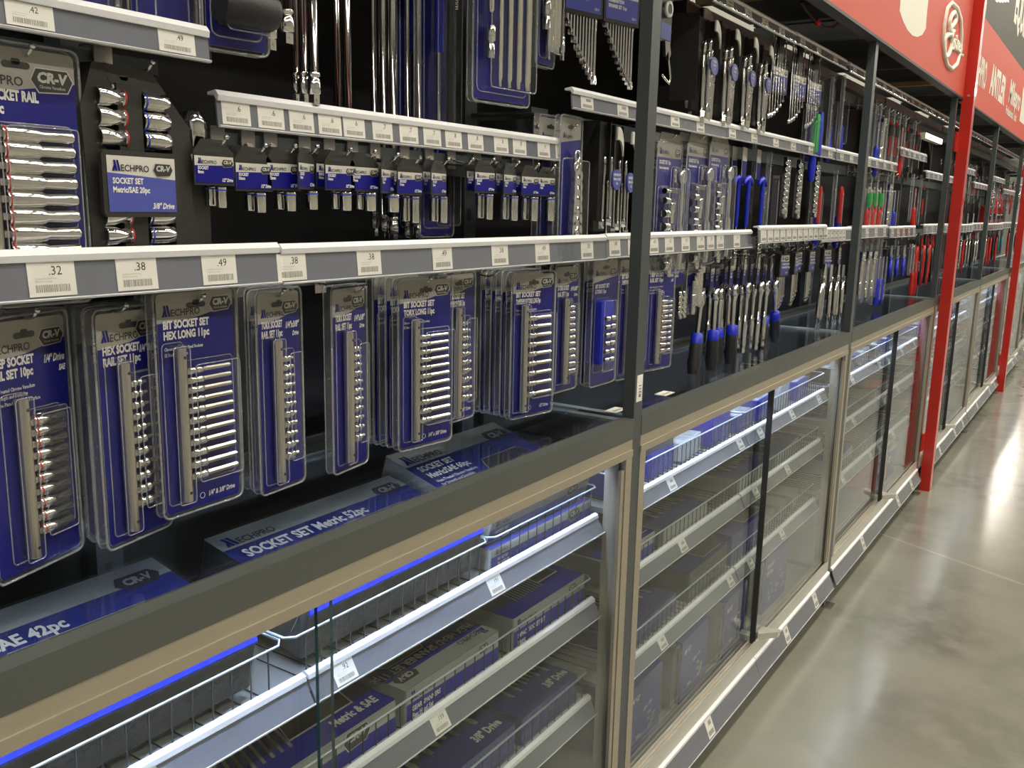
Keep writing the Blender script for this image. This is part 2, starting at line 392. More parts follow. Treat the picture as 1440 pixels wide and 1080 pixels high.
# ================================================================ PRODUCT PROTOTYPES  (local: x along shelf, y into shelf, z up)
def logo(b, x, z, h, y, dark='blue', txt='ink'):
    for p in (((0, 0), (.30, 0), (.34, .62), (.28, .62)), ((.17, 1), (.40, 1), (.62, 0), (.37, 0)), ((.50, 1), (.73, 1), (.95, 0), (.70, 0))):
        b.flat([(x + a * h, z + c * h) for a, c in p][::-1], y, dark)
    b.text('ECHPRO', (x + h * 1.0, y, z), h * .62, txt, bold=.015, sx=.95)
def badge(b, x, z, w, y, sub=True):
    h = w * .52; P = [(x, z - h * .5), (x + w * .13, z), (x + w * .87, z), (x + w, z - h * .45), (x + w * .86, z - h * .92), (x + w * .18, z - h)]
    b.flat([(x + w / 2 + (a - x - w / 2) * 1.06, z - h / 2 + (c - z + h / 2) * 1.1) for a, c in P][::-1], y, 'silver'); b.flat(P[::-1], y - .0002, 'blacklabel')
    b.text('CR-V', (x + w * .5, y - .0004, z - h * .56), h * .42, 'silver', bold=.05, sx=1.0, shear=.12, align='c')
    if sub: b.text('Chrome Vanadium', (x + w * .5, y - .0004, z - h * .82), h * .13, 'silver', bold=.01, align='c')
def slot_hole(b, x, z, y, w=.030, h=.007, m='blacklabel'):
    b.flat([p for p in rrect(x - w / 2, x + w / 2, z - h / 2, z + h / 2, h * .49, 3)], y, m); b.flat(rrect(x - h * .7, x + h * .7, z, z + h * .9, h * .3, 2), y, m)
def shell(W, H, D, pad=.005, r=.010, ridges=True):
    """clear clamshell: flat front sheet, moulded side walls, bright rim; x 0..W, z 0..-H, y 0 front .. D back"""
    b = MB(); o = rrect(-pad, W + pad, -H - pad, pad, r, 4)
    b.flat(o[::-1], -.0012, 'clear')
    b.prism(o, -.0005, D, 'clearside', caps=False)
    for yy in (-.001, D): b.tube([(p[0], yy, p[1]) for p in o], .0016 if yy < 0 else .0012, 'clearrim', 5, closed=True)
    return b
def bubble(b, x0, x1, z0, z1, d, r=.006, rim=.0009):
    """raised clear blister over the tools"""
    o = rrect(x0, x1, z0, z1, r, 3); i = rrect(x0 + d * .18, x1 - d * .18, z0 + d * .18, z1 - d * .18, r * .7, 3); n = len(o)
    b.add([(p[0], -.001, p[1]) for p in o] + [(p[0], -d, p[1]) for p in i], [(k, (k + 1) % n, (k + 1) % n + n, k + n) for k in range(n)] + [tuple(range(n, 2 * n))[::-1]], 'clear')
    b.tube([(p[0], -.0014, p[1]) for p in o], rim, 'clearrim', 4, closed=True); b.tube([(p[0], -d, p[1]) for p in i], rim * .8, 'clearrim', 4, closed=True)
def socket(kind, L, r, ring=None, n=12):
    b = MB()
    if kind == 'plain': b.lathe([(r * .86, 0), (r * .95, .001), (r * .95, L * .10), (r * .88, L * .11), (r * .88, L * .14), (r * .95, L * .15), (r * .95, L * .5), (r, L * .54), (r, L * .98), (r * .93, L), (r * .70, L), (r * .66, L * .7)], (0, 0, 0), (1, 0, 0), 'chrome', n)
    elif kind == 'deep': b.lathe([(r * .9, 0), (r, .001), (r, L * .48), (r * .80, L * .52), (r * .80, L * .96), (r * .72, L), (r * .5, L), (r * .5, L * .8)], (0, 0, 0), (1, 0, 0), 'chrome', n)
    elif kind == 'bit':
        h = min(.021, L * .5); b.lathe([(r * .9, 0), (r, .001), (r, h * .42), (r * .85, h * .45), (r * .85, h * .55), (r * .97, h * .6), (r * .92, h * .95), (r * .6, h)], (0, 0, 0), (1, 0, 0), 'chrome', n)
        q = r * .60; b.lathe([(q, h), (q, L - .002), (q * .7, L)], (0, 0, 0), (1, 0, 0), 'chrome_satin', 6, smooth=False)
    elif kind == 'stub':
        h = L * .62; b.lathe([(r * .9, 0), (r, .001), (r, h * .42), (r * .8, h * .48), (r * .8, h * .6), (r * .95, h * .66), (r * .9, h * .95), (r * .5, h)], (0, 0, 0), (1, 0, 0), 'chrome', n)
        q = r * .42; b.lathe([(q, h), (q * .9, L - .001), (q * .4, L)], (0, 0, 0), (1, 0, 0), 'chrome_satin', 6, smooth=False)
    if ring: b.lathe([(r * 1.01, .0015), (r * 1.01, .0035)], (0, 0, 0), (1, 0, 0), ring, n, caps=False)
    return b
def rail_mb(L):
    b = MB(); n = 9; P = [(-.0065 * math.cos(math.pi * k / n), -.004 - .0090 * math.sin(math.pi * k / n)) for k in range(n + 1)] + [(.0065, 0), (-.0065, 0)]; b.prism(P, -L, 0, 'chrome_satin', plane='xy')
    b.lathe([(.0022, 0), (.0022, .0006)], (0, -.0124, -.012), (0, -1, 0), 'ink', 8); b.lathe([(.0022, 0), (.0022, .0006)], (0, -.0124, -L + .012), (0, -1, 0), 'ink', 8)
    return b
def rail_set(label, title, sub, size, W, H, rx, rz, RL, items, gh=.038, bottom=None, small=(), badgew=.036, side=None, bub=None, hole=.5, logo_h=.014, sizes=(), cup=False, titleh=.0095, seals=0):
    """title lines, drive text, rail position and tool list [(dz, kind, length, radius, ring)]"""
    t = thing('socket_rail_set', label, 'socket set', (0, 0, 0), 0, 'carded tool sets on the middle hooks'); Y = -.0004
    c = MB(); o = rrect(0, W, -H, 0, .006, 3); c.prism(o, 0, .0012, 'greycard')
    c.flat([(0, -gh - .004), (0, -H + .004), (.004, -H), (W - .004, -H), (W, -H + .004), (W, -gh + .012), (W * .5, -gh)], Y + .0001, 'blue')
    slot_hole(c, W * hole, -.017, Y - .0002)
    logo(c, W * .06, -gh + .004, logo_h, Y - .0002)
    badge(c, W - badgew - .003, -gh + .024, badgew, Y - .0003)
    z = -gh - .011
    for s in title: c.text(s, (W * .07, Y - .0004, z), titleh, 'white', bold=.05, sx=.72, fit=W * (.60 if W > .09 or not size else .50)); z -= titleh * 1.4
    z -= .001
    for s in small: c.text(s, (W * .07, Y - .0004, z), .0042, 'white', bold=.02, sx=.75, res=1, fit=W * .6); z -= .0075
    if size:
        zz = -gh - .014
        for k, s in enumerate(size): c.text(s, (W * .97, Y - .0004, zz), .0085 if k == 0 else .0065, 'white', bold=.04, sx=.62, shear=.2, align='r', fit=W * .36); zz -= .012
    if bottom: c.text(bottom, (W * .93, Y - .0004, -H + .010), .0065, 'white', bold=.03, sx=.7, shear=.15, align='r'); b0 = W * .93 - .055; c.tube([(b0 + .004 * math.cos(q * .785), Y - .0004, -H + .013 + .004 * math.sin(q * .785)) for q in range(8)], .0005, 'white', 3, closed=True)
    for q, (s, dz) in enumerate(sizes): c.text(s, (W * .84, Y - .0004, rz + dz - .002), .0042, 'white', bold=.03, sx=.8, shear=.15, res=1)
    c.build('card', t)
    s = shell(W, H, .013); s.box(W * hole - .0, W * hole + .0001, 0, .0001, -.01, -.0099, 'clear')
    bubble(s, rx - .022, rx + .010, rz - RL - .004, rz + .006, .019)
    x1 = rx + .012 + max(i[2] for i in items) + .004; z1 = rz + items[0][0] + .012; z0 = rz + items[-1][0] - .011
    bubble(s, rx + .010, x1, z0, z1, .020)
    s.build('clear_shell', t)
    rl = rail_mb(RL).build('rail', t, (rx, -.004, rz))
    cl = MB()
    for it in items: cl.box(rx + .006, rx + .012, -.013, -.006, rz + it[0] - .0035, rz + it[0] + .0035, 'zinc')
    cl.build('clip_row', t)
    cache = {}
    for dz, kd, L, r, ring in items:
        key = (kd, L, r, ring)
        if key not in cache: cache[key] = socket(kd, L, r, ring).build('socket' if kd in ('plain', 'deep') else 'bit_socket', t)
        else:
            o2 = cache[key].copy(); COL.objects.link(o2); o2.parent = t; cache[key] = cache[key]; cache['last'] = o2
            o2.location = (rx + .011, -.010, rz + dz); continue
        cache[key].location = (rx + .011, -.010, rz + dz)
    if cup: pass
    return freeze(t)
def prog(n, z0, dz, kind, L0, L1, r0, r1, ring=None, step=True):
    out = []; z = z0
    for k in range(n):
        f = k / (n - 1); L = L0 + (L1 - L0) * f; r = r0 + (r1 - r0) * f
        out.append((z, kind, round(L, 4), round(r, 4), ring)); z -= dz * (1 + .25 * (f - .5))
    return out
D14 = ('1/4" Drive', 'SAE'); D38 = ('1/4" & 3/8"', 'Drive'); T38 = ('1/4"x3/8"', 'Drive')
P_deep14 = rail_set('blue card of ten deep sockets on a rail, quarter inch drive SAE, cut by the left edge of the photo', ('DEEP SOCKET', 'RAIL SET 10pc'), '', D14, .118, .283, .040, -.085, .183, prog(10, -.028, .0142, 'deep', .046, .046, .0062, .0068, 'redband'), small=('Heat-Treated Chrome Vanadium', 'for Strength and Durability', 'Chrome Plated and Polished Surface'))
P_hex = rail_set('blue card of eleven stub hex bit sockets on a rail with printed sizes', ('HEX SOCKET', 'RAIL SET 11pc'), '', D38, .100, .283, .030, -.060, .210, prog(11, -.027, .0152, 'stub', .022, .034, .0050, .0068), sizes=[(s, d) for s, d in zip(('H1.5', 'H2', 'H2.5', 'H3', 'H4', 'H4.5', 'H5', 'H6', 'H7', 'H8', 'H10'), [-.026 - .0152 * k for k in range(11)])])
P_bitlong = rail_set('blue card of eleven long hex bit sockets on a rail, widest card of the front row', ('BIT SOCKET SET', 'HEX LONG 11pc'), '', None, .120, .283, .026, -.068, .200, prog(11, -.031, .0140, 'bit', .066, .073, .0048, .0062), bottom='1/4" & 3/8" Drive', small=('Chrome Vanadium Steel Sockets', 'S2 Steel Driver Bits'), hole=.5, gh=.033)
P_torx = rail_set('blue card of eleven torx bit sockets on a rail, turned slightly, left of the single hanging card', ('TORX SOCKET', 'RAIL SET 11pc'), '', T38, .085, .283, .028, -.066, .206, prog(11, -.028, .0144, 'stub', .020, .027, .0050, .0066), badgew=.034, logo_h=.012)
P_torxlong = rail_set('blue card of eleven long torx bit sockets on a rail with a violet sheen', ('BIT SOCKET SET', 'TORX LONG 11pc'), '', None, .118, .283, .028, -.065, .205, prog(11, -.029, .0146, 'bit', .064, .070, .0046, .0062), bottom='1/4" x 3/8" Drive', small=('Chrome Vanadium Steel Sockets', 'S2 Steel Driver Bits'), gh=.033)
P_tamper = rail_set('narrower blue card of tamperproof torx sockets hanging just behind the long torx card', ('BIT SOCKET SET', 'TAMPERPROOF TORX 11pc'), '', None, .085, .265, .026, -.060, .198, prog(10, -.028, .0155, 'stub', .024, .032, .0050, .0070), bottom='1/4" x 3/8" Drive', gh=.033, badgew=.032, logo_h=.011)
P_tamlong = rail_set('blue card of nine long tamperproof torx bit sockets on a rail', ('BIT SOCKET SET', 'TAMPERPROOF TORX LONG 9pc'), '', None, .118, .283, .026, -.060, .212, prog(9, -.026, .0195, 'bit', .064, .070, .0062, .0070), bottom='1/2" Drive', gh=.033, small=('Chrome Vanadium Steel Sockets', 'S2 Steel Bits'))
P_etorx = rail_set('blue card of short sockets on a rail, right of the nine piece long torx card', ('E-TORX SOCKET', 'RAIL SET 11pc'), '', T38, .085, .263, .028, -.068, .180, prog(11, -.018, .0140, 'plain', .018, .024, .0048, .0066), badgew=.034, logo_h=.011)
P_deep38 = rail_set('large blue card of ten deep three eighths sockets on a rail above the middle price rail', ('DEEP SOCKET RAIL', 'SET 10pc'), '', None, .128, .262, .026, -.070, .185, prog(10, -.018, .0180, 'deep', .078, .078, .0090, .0105, 'redband'), badgew=.046, logo_h=.015, gh=.042, titleh=.010)
P_cup = None
def cup_card():
    t = thing('socket_rail_set', 'blue card with sockets pointing out of a blue tray, just left of the stickered upright', 'socket set', (0, 0, 0), 0, 'carded tool sets on the middle hooks')
    W, H = .11, .283; c = MB(); c.prism(rrect(0, W, -H, 0, .006, 3), 0, .0012, 'greycard'); c.flat([(0, -.05), (0, -H), (W, -H), (W, -.036)], -.0003, 'blue')
    slot_hole(c, W * .5, -.017, -.0006); badge(c, W - .038, -.02, .034, -.0007); logo(c, .008, -.034, .012, -.0006)
    for k, s in enumerate(('BIT SOCKET SET', 'E-TORX 11pc')): c.text(s, (.008, -.0008, -.062 - k * .012), .0085, 'white', bold=.035, sx=.72)
    c.build('card', t)
    s = shell(W, H, .013); bubble(s, .008, .072, -.255, -.085, .024); s.build('clear_shell', t)
    tr = MB(); tr.prism(rrect(.012, .068, -.235, -.09, .006, 3), -.016, -.002, 'bluecase'); tr.build('tray', t)
    for col in range(2):
        for k in range(6):
            o = MB(); o.lathe([(.0055, 0), (.0065, .002), (.0065, .012), (.0045, .014)], (0, 0, 0), (1, -.25, 0), 'chrome', 12); o.lathe([(.004, 0), (.004, .0003)], (-.0005, .0, 0), (-1, .25, 0), 'ink', 8)
            o.build('socket', t, (.026 + col * .024, -.020, -.130 - k * .019))
    return freeze(t)
P_cup = cup_card()
# ---- single sockets on small black hang cards
def hang_card(label, size, L, r, group='single sockets on black hang cards', W=.062, H=.041, pr=True, drive='1/2" Drive'):
    t = thing('carded_socket', label, 'socket', (0, 0, 0), 0, group)
    c = MB(); c.prism([(-W / 2, -.0), (-W / 2, -H), (W / 2, -H), (W / 2, 0), (W * .22, .016), (-W * .3, .016)][::-1], 0, .0016, 'blackplastic')
    slot_hole(c, 0, .003, -.0004, .026, .006, 'ink')
    c.flat([(-W / 2 + .001, -H + .003), (W / 2 - .001, -H + .003), (W / 2 - .001, -.005), (-W / 2 + .001, -.005)][::1], -.0004, 'labelwhite')
    c.flat([(-W / 2 + .001, -H + .003), (W / 2 - .001, -H + .003), (W / 2 - .001, -.0155), (-W / 2 + .001, -.017)], -.0006, 'blue')
    logo(c, -W / 2 + .005, -.0145, .007, -.0009); badge(c, W / 2 - .020, -.0085, .018, -.0009, False)
    c.text('SOCKET', (-W / 2 + .005, -.0010, -.0215), .0038, 'white', bold=.04, sx=.8); c.text(size, (-W / 2 + .005, -.0010, -.0265), .0038, 'white', bold=.04, sx=.8)
    c.text(drive, (W / 2 - .003, -.0010, -.036), .0042, 'white', bold=.04, sx=.7, shear=.2, align='r')
    c.build('hang_card', t)
    o = MB(); o.lathe([(r * .93, 0), (r, .002), (r, L * .25), (r * .985, L * .27), (r * .985, L * .97), (r * .93, L), (r * .7, L), (r * .66, L * .6)], (0, 0, 0), (0, 0, -1), 'chrome', 18)
    o.lathe([(r * 1.012, .003), (r * 1.012, .0048)], (0, 0, 0), (0, 0, -1), 'blueband', 18, caps=False)
    o.build('socket', t, (.004, -.006, -H - .002))
    return freeze(t)
mat('labelwhite', (.62, .60, .54), .4)
# ---- bars
def ext_bar(label, L, r, grp, name='extension_bar', knurl=True):
    b = MB(); b.lathe([(r, 0), (r * 1.02, .002), (r * 1.02, .01), (r * .8, .014), (r * .8, L - .045), (r * 1.05, L - .044), (r * 1.05, L - .040), (r * .85, L - .039), (r * .85, L - .036), (r * 1.05, L - .035), (r * 1.05, L - .016), (r * .7, L - .014)], (0, 0, 0), (0, 0, -1), 'chrome', 14)
    b.box(-r * .6, r * .6, -r * .6, r * .6, -L, -L + .014, 'chrome')
    b.lathe([(.002, 0), (.0016, .001)], (0, -r * .6, -L + .007), (0, -1, 0), 'chrome', 6)
    hang = MB(); return b, tag(b.build(name), label, 'extension bar', grp)
# ---- spanners
def spanner_mb(L, s, m='chrome', ring=True, th=.0045):
    """combination spanner hanging: ring at the top (z=0), open jaw at z=-L; s = head half width"""
    b = MB(); w = s * .30
    b.lathe([(w * .8, s * .6), (w * 1.15, s * 1.2), (w * .95, L * .5), (w * 1.15, L - s * 1.4), (w * .9, L - s * .6)], (0, 0, 0), (0, 0, -1), m, 8)
    b.tube([(s * .68 * math.cos(q * math.pi / 5), 0, s * .68 * math.sin(q * math.pi / 5)) for q in range(10)], s * .26, m, 6, closed=True); n = 0; ro, ri = s * .85, s * .5; vs = []; fs = []
    for k in range(n):
        a = 2 * math.pi * k / n
        for rr, yy in ((ro, -th * .8), (ri, -th * .8), (ri, th * .8), (ro, th * .8)): vs.append((rr * math.cos(a), yy, rr * math.sin(a)))
    for k in range(n):
        for j in range(4): fs.append((k * 4 + j, k * 4 + (j + 1) % 4, ((k + 1) % n) * 4 + (j + 1) % 4, ((k + 1) % n) * 4 + j))
    c = -L + s * .1
    b.prism([(-w, c + s * .9), (-s, c + s * .35), (-s * 1.05, c - s * .35), (-s * .85, c - s * .95), (-s * .42, c - s * .75), (-s * .45, c - s * .05), (0, c + s * .18), (s * .40, c - s * .15), (s * .55, c - s * .85), (s * .95, c - s * .80), (s * 1.08, c - s * .1), (s * .85, c + s * .5), (w, c + s * .9)], -th * .75, th * .75, m)
    return b
def cresc(L, s): return spanner_mb(L, s)
def spanner_rack(label, n, L0, L1, pitch, kind='plate', grp='spanner sets on racks', W=.13, H=.36, lblz=-.08, lean=.0, rise=-.01, slant=0):
    t = thing('spanner_set', label, 'spanner set', (0, 0, 0), 0, grp)
    c = MB()
    if kind == 'plate':
        c.box(-.004, W, -.002, .012, lblz - .075, lblz + .004, 'blackplastic')
        c.flat([(.002, lblz - .068), (W - .006, lblz - .068), (W - .006, lblz - .001), (.002, lblz - .001)], -.0025, 'labelblue'); c.flat([(.002, lblz - .022), (W - .006, lblz - .022), (W - .006, lblz - .001), (.002, lblz - .001)], -.0028, 'labelwhite')
        c.build('rack', t)
        f = MB(); logo(f, .008, lblz - .016, .010, -.0032); badge(f, W - .034, lblz - .006, .024, -.0032, False)
        for q, s in enumerate(('COMBINATION', 'SPANNER SET %dpc' % n)): f.text(s, (.008, -.0034, lblz - .034 - q * .011), .007, 'white', bold=.035, sx=.7)
        f.text('CR-V', (W - .012, -.0034, lblz - .062), .005, 'white', bold=.02, align='r'); f.build('label', t)
        for k in range(n):
            f_ = k / (n - 1); L = L0 + (L1 - L0) * f_; s_ = (.0095 if n > 7 else .0085) - .003 * (f_ if L0 > L1 else 1 - f_)
            so = spanner_mb(L, s_).build('spanner', t, (.008 + (W - .020) * k / (n - 1), .006, rise - .012 * math.sin(3 * f_)), R(25)); so.rotation_euler.y = R(slant)
        hb = MB(); hb.box(W * .35, W * .65, -.001, .008, lblz, .03, 'blackplastic'); hb.build('hanger', t)
    else:
        c.box(-W / 2, W / 2, .010, .020, -H * .8, 0, 'blackplastic')
        for sx_ in (-1, 1): c.box(sx_ * W / 2 - .002, sx_ * W / 2 + .002, .0, .07 if sx_ < 0 else .02, -H * .72, .0, 'blackplastic')
        c.build('rack', t)
        a = MB(); q = [(W * .5 * math.cos(R(d)), .018 * math.sin(R(d))) for d in range(20, 161, 14)]
        pts = [(W * .47 * math.cos(R(d)), -.055 + .042 * math.sin(R(d))) for d in range(5, 176, 17)]; pin = [(W * .47 * math.cos(R(d)), -.078 + .038 * math.sin(R(d))) for d in range(175, 4, -17)]
        a.prism([(p[0], p[1]) for p in pts[:7]] + pin[4:], -.034, -.030, 'labelwhite'); a.build('header', t)
        g = MB(); g.prism([(W * .42 * math.cos(q * math.pi / 8), -H * .42 + .022 * math.sin(q * math.pi / 8)) for q in range(16)], -.0325, -.028, 'labelblue')
        for k, s in enumerate(('SPANNER SET', 'Metric & SAE', '%dpc' % n)): g.text(s, (0, -.0330, -H * .42 + .008 - k * .009), .0055, 'white', bold=.03, sx=.75, align='c')
        g.build('label', t)
        for k in range(n):
            f_ = k / (n - 1); L = L0 + (L1 - L0) * f_; s_ = (.022 - .009 * f_) * min(1, W / .1)
            so = spanner_mb(L, s_, th=.006).build('spanner', t, (-W * .36 + W * .72 * f_, -.010 - .012 * (k % 2), -.085 - .06 * f_ + .02 * math.sin(k * 2.3)), R(20)); so.rotation_euler.y = R(7 - 12 * f_)
    return freeze(t)
# ---- boxed sets
def box_set(name, label, W, D, H, lines, top='bluebox', side='greybox', front=None, design='case', grp=None, wrap=False, hdr=True, flip=False, r=.004, drive=None, rz_=0, header='greybox', th=None, frontlines=None, edge=False):
    """lying box: top face printed. local x 0..W, y 0(front)..D, z 0..H"""
    t = thing(name, label, 'boxed tool set', (0, 0, 0), 0, grp)
    b = MB(); b.prism(rrect(0, W, 0, D, r, 2), 0, H, side, plane='xy', mcap=top)
    z = H + .0006; U = (1, 0, 0); V = (0, 1, 0)
    if flip: U = (-1, 0, 0); V = (0, -1, 0)
    def TP(a, c): return (a, c, z) if not flip else (W - a, D - c, z)
    def tri(pts, m, dz=0): b.add([(TP(a, c)[0], TP(a, c)[1], z + dz) for a, c in pts], [tuple(range(len(pts)))], m)
    def tx(s, a, c, h, m='white', **k): b.text(s, (TP(a, c)[0], TP(a, c)[1], z + .0012), h, m, u=U, v=V, **k)
    th = th or D * .075
    if hdr:
        tri([(0, D * .80), (W, D * .80 + .0), (W, D), (0, D)], header, .0001)
        s = D * .11
        for p in (((0, 0), (.30, 0), (.34, .62), (.28, .62)), ((.17, 1), (.40, 1), (.62, 0), (.37, 0)), ((.50, 1), (.73, 1), (.95, 0), (.70, 0))):
            tri([(W * .03 + a * s, D * .82 + c * s) for a, c in p][::-1], 'blue', .0006)
        tx('ECHPRO', W * .03 + s, D * .82, s * .62, 'ink', bold=.015)
        bw = D * .3; P = [(0, .5), (.13, 1), (.87, 1), (1, .55), (.86, .08), (.18, 0)]
        tri([(W * .97 - bw + a * bw, D * .755 + c * bw * .5) for a, c in P][::-1], 'blacklabel', .0007); tx('CR-V', W * .97 - bw * .5, D * .755 + bw * .17, bw * .22, 'silver', bold=.05, align='c', shear=.1)
    y = D * .80 - th * 1.6
    for q, s in enumerate(lines):
        big = q < 2; hh = th if big else th * .5
        tx(s, W * .05, y, hh, bold=.035 if big else .02, sx=.8); y -= hh * (1.5 if q != 1 else 1.1)
    if design == 'case':
        P = [(.48, .06), (.46, .52), (.50, .62), (.86, .62), (.96, .40), (.96, .06)]
        tri([(a * W, c * D) for a, c in P], 'white', .0003); tri([(W * .72 + (a - .72) * W * .985, .34 * D + (c - .34) * D * .98) for a, c in P], 'blacklabel', .0006)
    elif design == 'tools':
        rnd = random.Random(len(label)); n = 11
        for k in range(n):
            a = .30 + .55 * k / n; tilt = (k - n / 2) * .018; l = .25 + .18 * abs(math.sin(k * 1.7)); w2 = .012
            tri([((a - w2) * W, .70 * D), ((a - w2 + tilt) * W, (.70 - l) * D), ((a + w2 + tilt) * W, (.70 - l) * D), ((a + w2) * W, .70 * D)][::1], 'photosteel', .0004)
            hx, hy = (a + tilt) * W, (.70 - l) * D; tri([(hx + .022 * W * math.cos(q * 1.047), hy + .06 * D * math.sin(q * 1.047)) for q in range(6)], 'photosteel', .0005)
    elif design == 'spanners':
        for k in range(11):
            a = .25 + .035 * k; tri([(a * W, .15 * D), ((a + .012) * W, .15 * D), ((a + .10) * W, (.55 + .02 * k) * D), ((a + .088) * W, (.55 + .02 * k) * D)], 'photosteel', .0004)
        tri([(.62 * W, .2 * D), (.90 * W, .2 * D), (.96 * W, .62 * D), (.70 * W, .62 * D)], 'white', .0002); tri([(.625 * W, .215 * D), (.895 * W, .215 * D), (.952 * W, .605 * D), (.702 * W, .605 * D)], 'blacklabel', .0005)
    if drive: tx(drive, W * .96, D * .08, th, bold=.04, sx=.7, shear=.15, align='r')
    if frontlines is not None:
        b.box(.002, W - .002, -.0006, 0, H * .55, H - .003, 'greybox'); b.flat([(.002, .003), (W - .002, .003), (W - .002, H * .55), (.002, H * .6)], -.0008, 'bluebox')
        logo(b, W * .04, H * .66, H * .24, -.0010)
        for q, s in enumerate(frontlines): b.text(s, (W * .06, -.0012, H * (.36 - .2 * q)), H * .13, 'white', bold=.03, sx=.8)
        badge(b, W * .75, H * .92, W * .12, -.0010, False)
    if edge: b.prism([(-.003, H * .80), (.014, H + .0014), (.004, H + .0014), (-.005, H * .86)], .003, W - .003, 'bluecase', plane='yz')
    b.build('box', t)
    if wrap:
        w_ = MB(); o = rrect(-.002, W + .002, -.002, D + .002, r + .001, 2); w_.prism(o, -.001, H + .0035, 'shrink', plane='xy')
        for q in range(5):
            rnd = random.Random(q); x = W if q % 2 else 0; w_.tube([(x + rnd.uniform(-.004, .004), rnd.uniform(0, D), rnd.uniform(0, H)), (x + rnd.uniform(-.006, .006), rnd.uniform(0, D * .3), H + .003), (x + (-.03 if x else .03), rnd.uniform(-.001, .01), H * .7)], .0007, 'clearrim', 4)
        w_.build('shrink_wrap', t)
    return freeze(t)
def carry_case(name, label, W, D, H, col='bluecase', grp=None, lines=('TOOL KIT',)):
    """blow moulded case standing on edge with handle on top and printed sleeve"""
    t = thing(name, label, 'tool case', (0, 0, 0), 0, grp)
    b = MB(); b.prism(rrect(0, W, 0, H, .03, 4), 0, D, 'blackplastic')
    for k in range(4): b.box(W * (.12 + .22 * k), W * (.16 + .22 * k), -.006, D + .004, .01, H - .01, 'blackplastic')
    b.build('case', t)
    s = MB(); s.box(W * .18, W * .9, -.008, D + .006, -.001 + .002, H + .003, 'navybox')
    for k, l in enumerate(lines): s.text(l, (W * .24, -.0095, H * (.78 - .12 * k)), H * .07, 'white', bold=.03, sx=.8)
    rnd = random.Random(len(label))
    for k in range(14): x = W * (.25 + .55 * rnd.random()); z = H * (.15 + .4 * rnd.random()); s.box(x, x + .02, -.0092, -.008, z, z + .006, 'photosteel')
    # top print
    for k in range(9): x = W * (.30 + .055 * k); s.add([(x, D * .2, H + .0036), (x + .006, D * .2, H + .0036), (x + .02, D * .8, H + .0036), (x + .014, D * .8, H + .0036)], [(0, 1, 2, 3)], 'photosteel')
    s.build('sleeve', t)
    h = MB(); h.tube([(W * .32, D / 2, H), (W * .34, D / 2, H + .028), (W * .66, D / 2, H + .028), (W * .68, D / 2, H)], .009, 'blackplastic', 8); h.build('handle', t)
    return freeze(t)
# ================================================================ PLACING
YT, YB = .13, .228
HOOKN = {}
def hook(x, z, yt=YT, yb=YB, row='middle bar', bay='nearest bay', back=None):
    """bracket clipped over the bar, round wire running forward and turned up at the tip"""
    k = (round(z, 1), yt, yb)
    if 'H' not in HOOKN:
        t = thing('display_hook', '', 'hook'); p = MB(); p.box(-.012, .012, YB - .003 - YT, YB - YT, -.012, .030, 'zinc'); p.box(-.012, .012, YB - .003 - YT, YB + .028 - YT, .030, .033, 'zinc'); p.lathe([(.006, 0), (.005, .006)], (0, YB - .002 - YT, .006), (0, -1, 0), 'chrome', 8); p.build('bracket', t)
        w = MB(); w.tube([(0, YB - .004 - YT, .004), (0, .05, -.004), (0, .022, -.006), (0, .008, -.003), (0, 0, .004)], .0019, 'chrome', 6); w.lathe([(.001, -.003), (.0032, -.002), (.0032, .002), (.001, .003)], (0, -.001, .005), (0, -1, .4), 'chrome', 8); w.build('wire', t); freeze(t); HOOKN['H'] = t
    key = (row, bay); HOOKN[key] = HOOKN.get(key, 0) + 1; n = HOOKN[key]
    w = ORD[n - 1] if n <= len(ORD) else 'number %d' % n
    return once(HOOKN['H'], (x, yt, z), 0, 'chrome display hook, %s from the left on the %s of the %s' % (w, row, bay), 'display hooks on the bars')
BARN = [0]
def bar(x0, x1, z0, z1, label, y=.232):
    b = MB(); b.box(x0, x1, y, y + .024, z0, z1, 'bar'); t = thing('hanging_bar', label, 'rail', (0, 0, 0), 0, 'bars that carry the hooks'); b.build('bar', t)
    for x in (x0 + .02, (x0 + x1) / 2, x1 - .02):
        s = MB(); s.box(x - .006, x + .006, y + .024, .452, z0 + .006, z1 - .006, 'bar'); s.build('bracket_arm', t)
def pcard(P, tl, tr, Y, W, label, dx=0, H=None):
    A = at(*tl, Y); best = None
    for k in range(-60, 61):
        B = at(*tr, Y + k * .002); d = math.hypot(B.x - A.x, B.y - A.y)
        s = abs(d - W) + abs(k) * .00012
        if best is None or s < best[0]: best = (s, B)
    B = best[1]; rz = math.atan2(B.y - A.y, B.x - A.x)
    return once(P, A, rz, label), A, rz
def behind(P, A, rz, n, label, dy=.024, dr=0.0):
    for k in range(n): dup(P, (A.x + .002 * (k + 1), A.y + dy * (k + 1), A.z + .002), rz * .6 + dr * (k + 1), label if n == 1 else '%s, %s from the front' % (label, ORD[k + 1]))
# ---- middle bar, nearest bay
for n, (x0, x1, i) in enumerate(bays()):
    bar(x0, x1, 1.435, 1.478, 'dark grey bar behind the middle price rail of the %s bay' % NTH[n])
    if n: bar(x0, x1, 1.728, 1.765, 'dark grey bar behind the upper price rail of the %s bay' % NTH[n])
    if n: bar(x0, x1, 2.03, 2.07, 'dark grey bar at the top of the %s bay' % NTH[n])
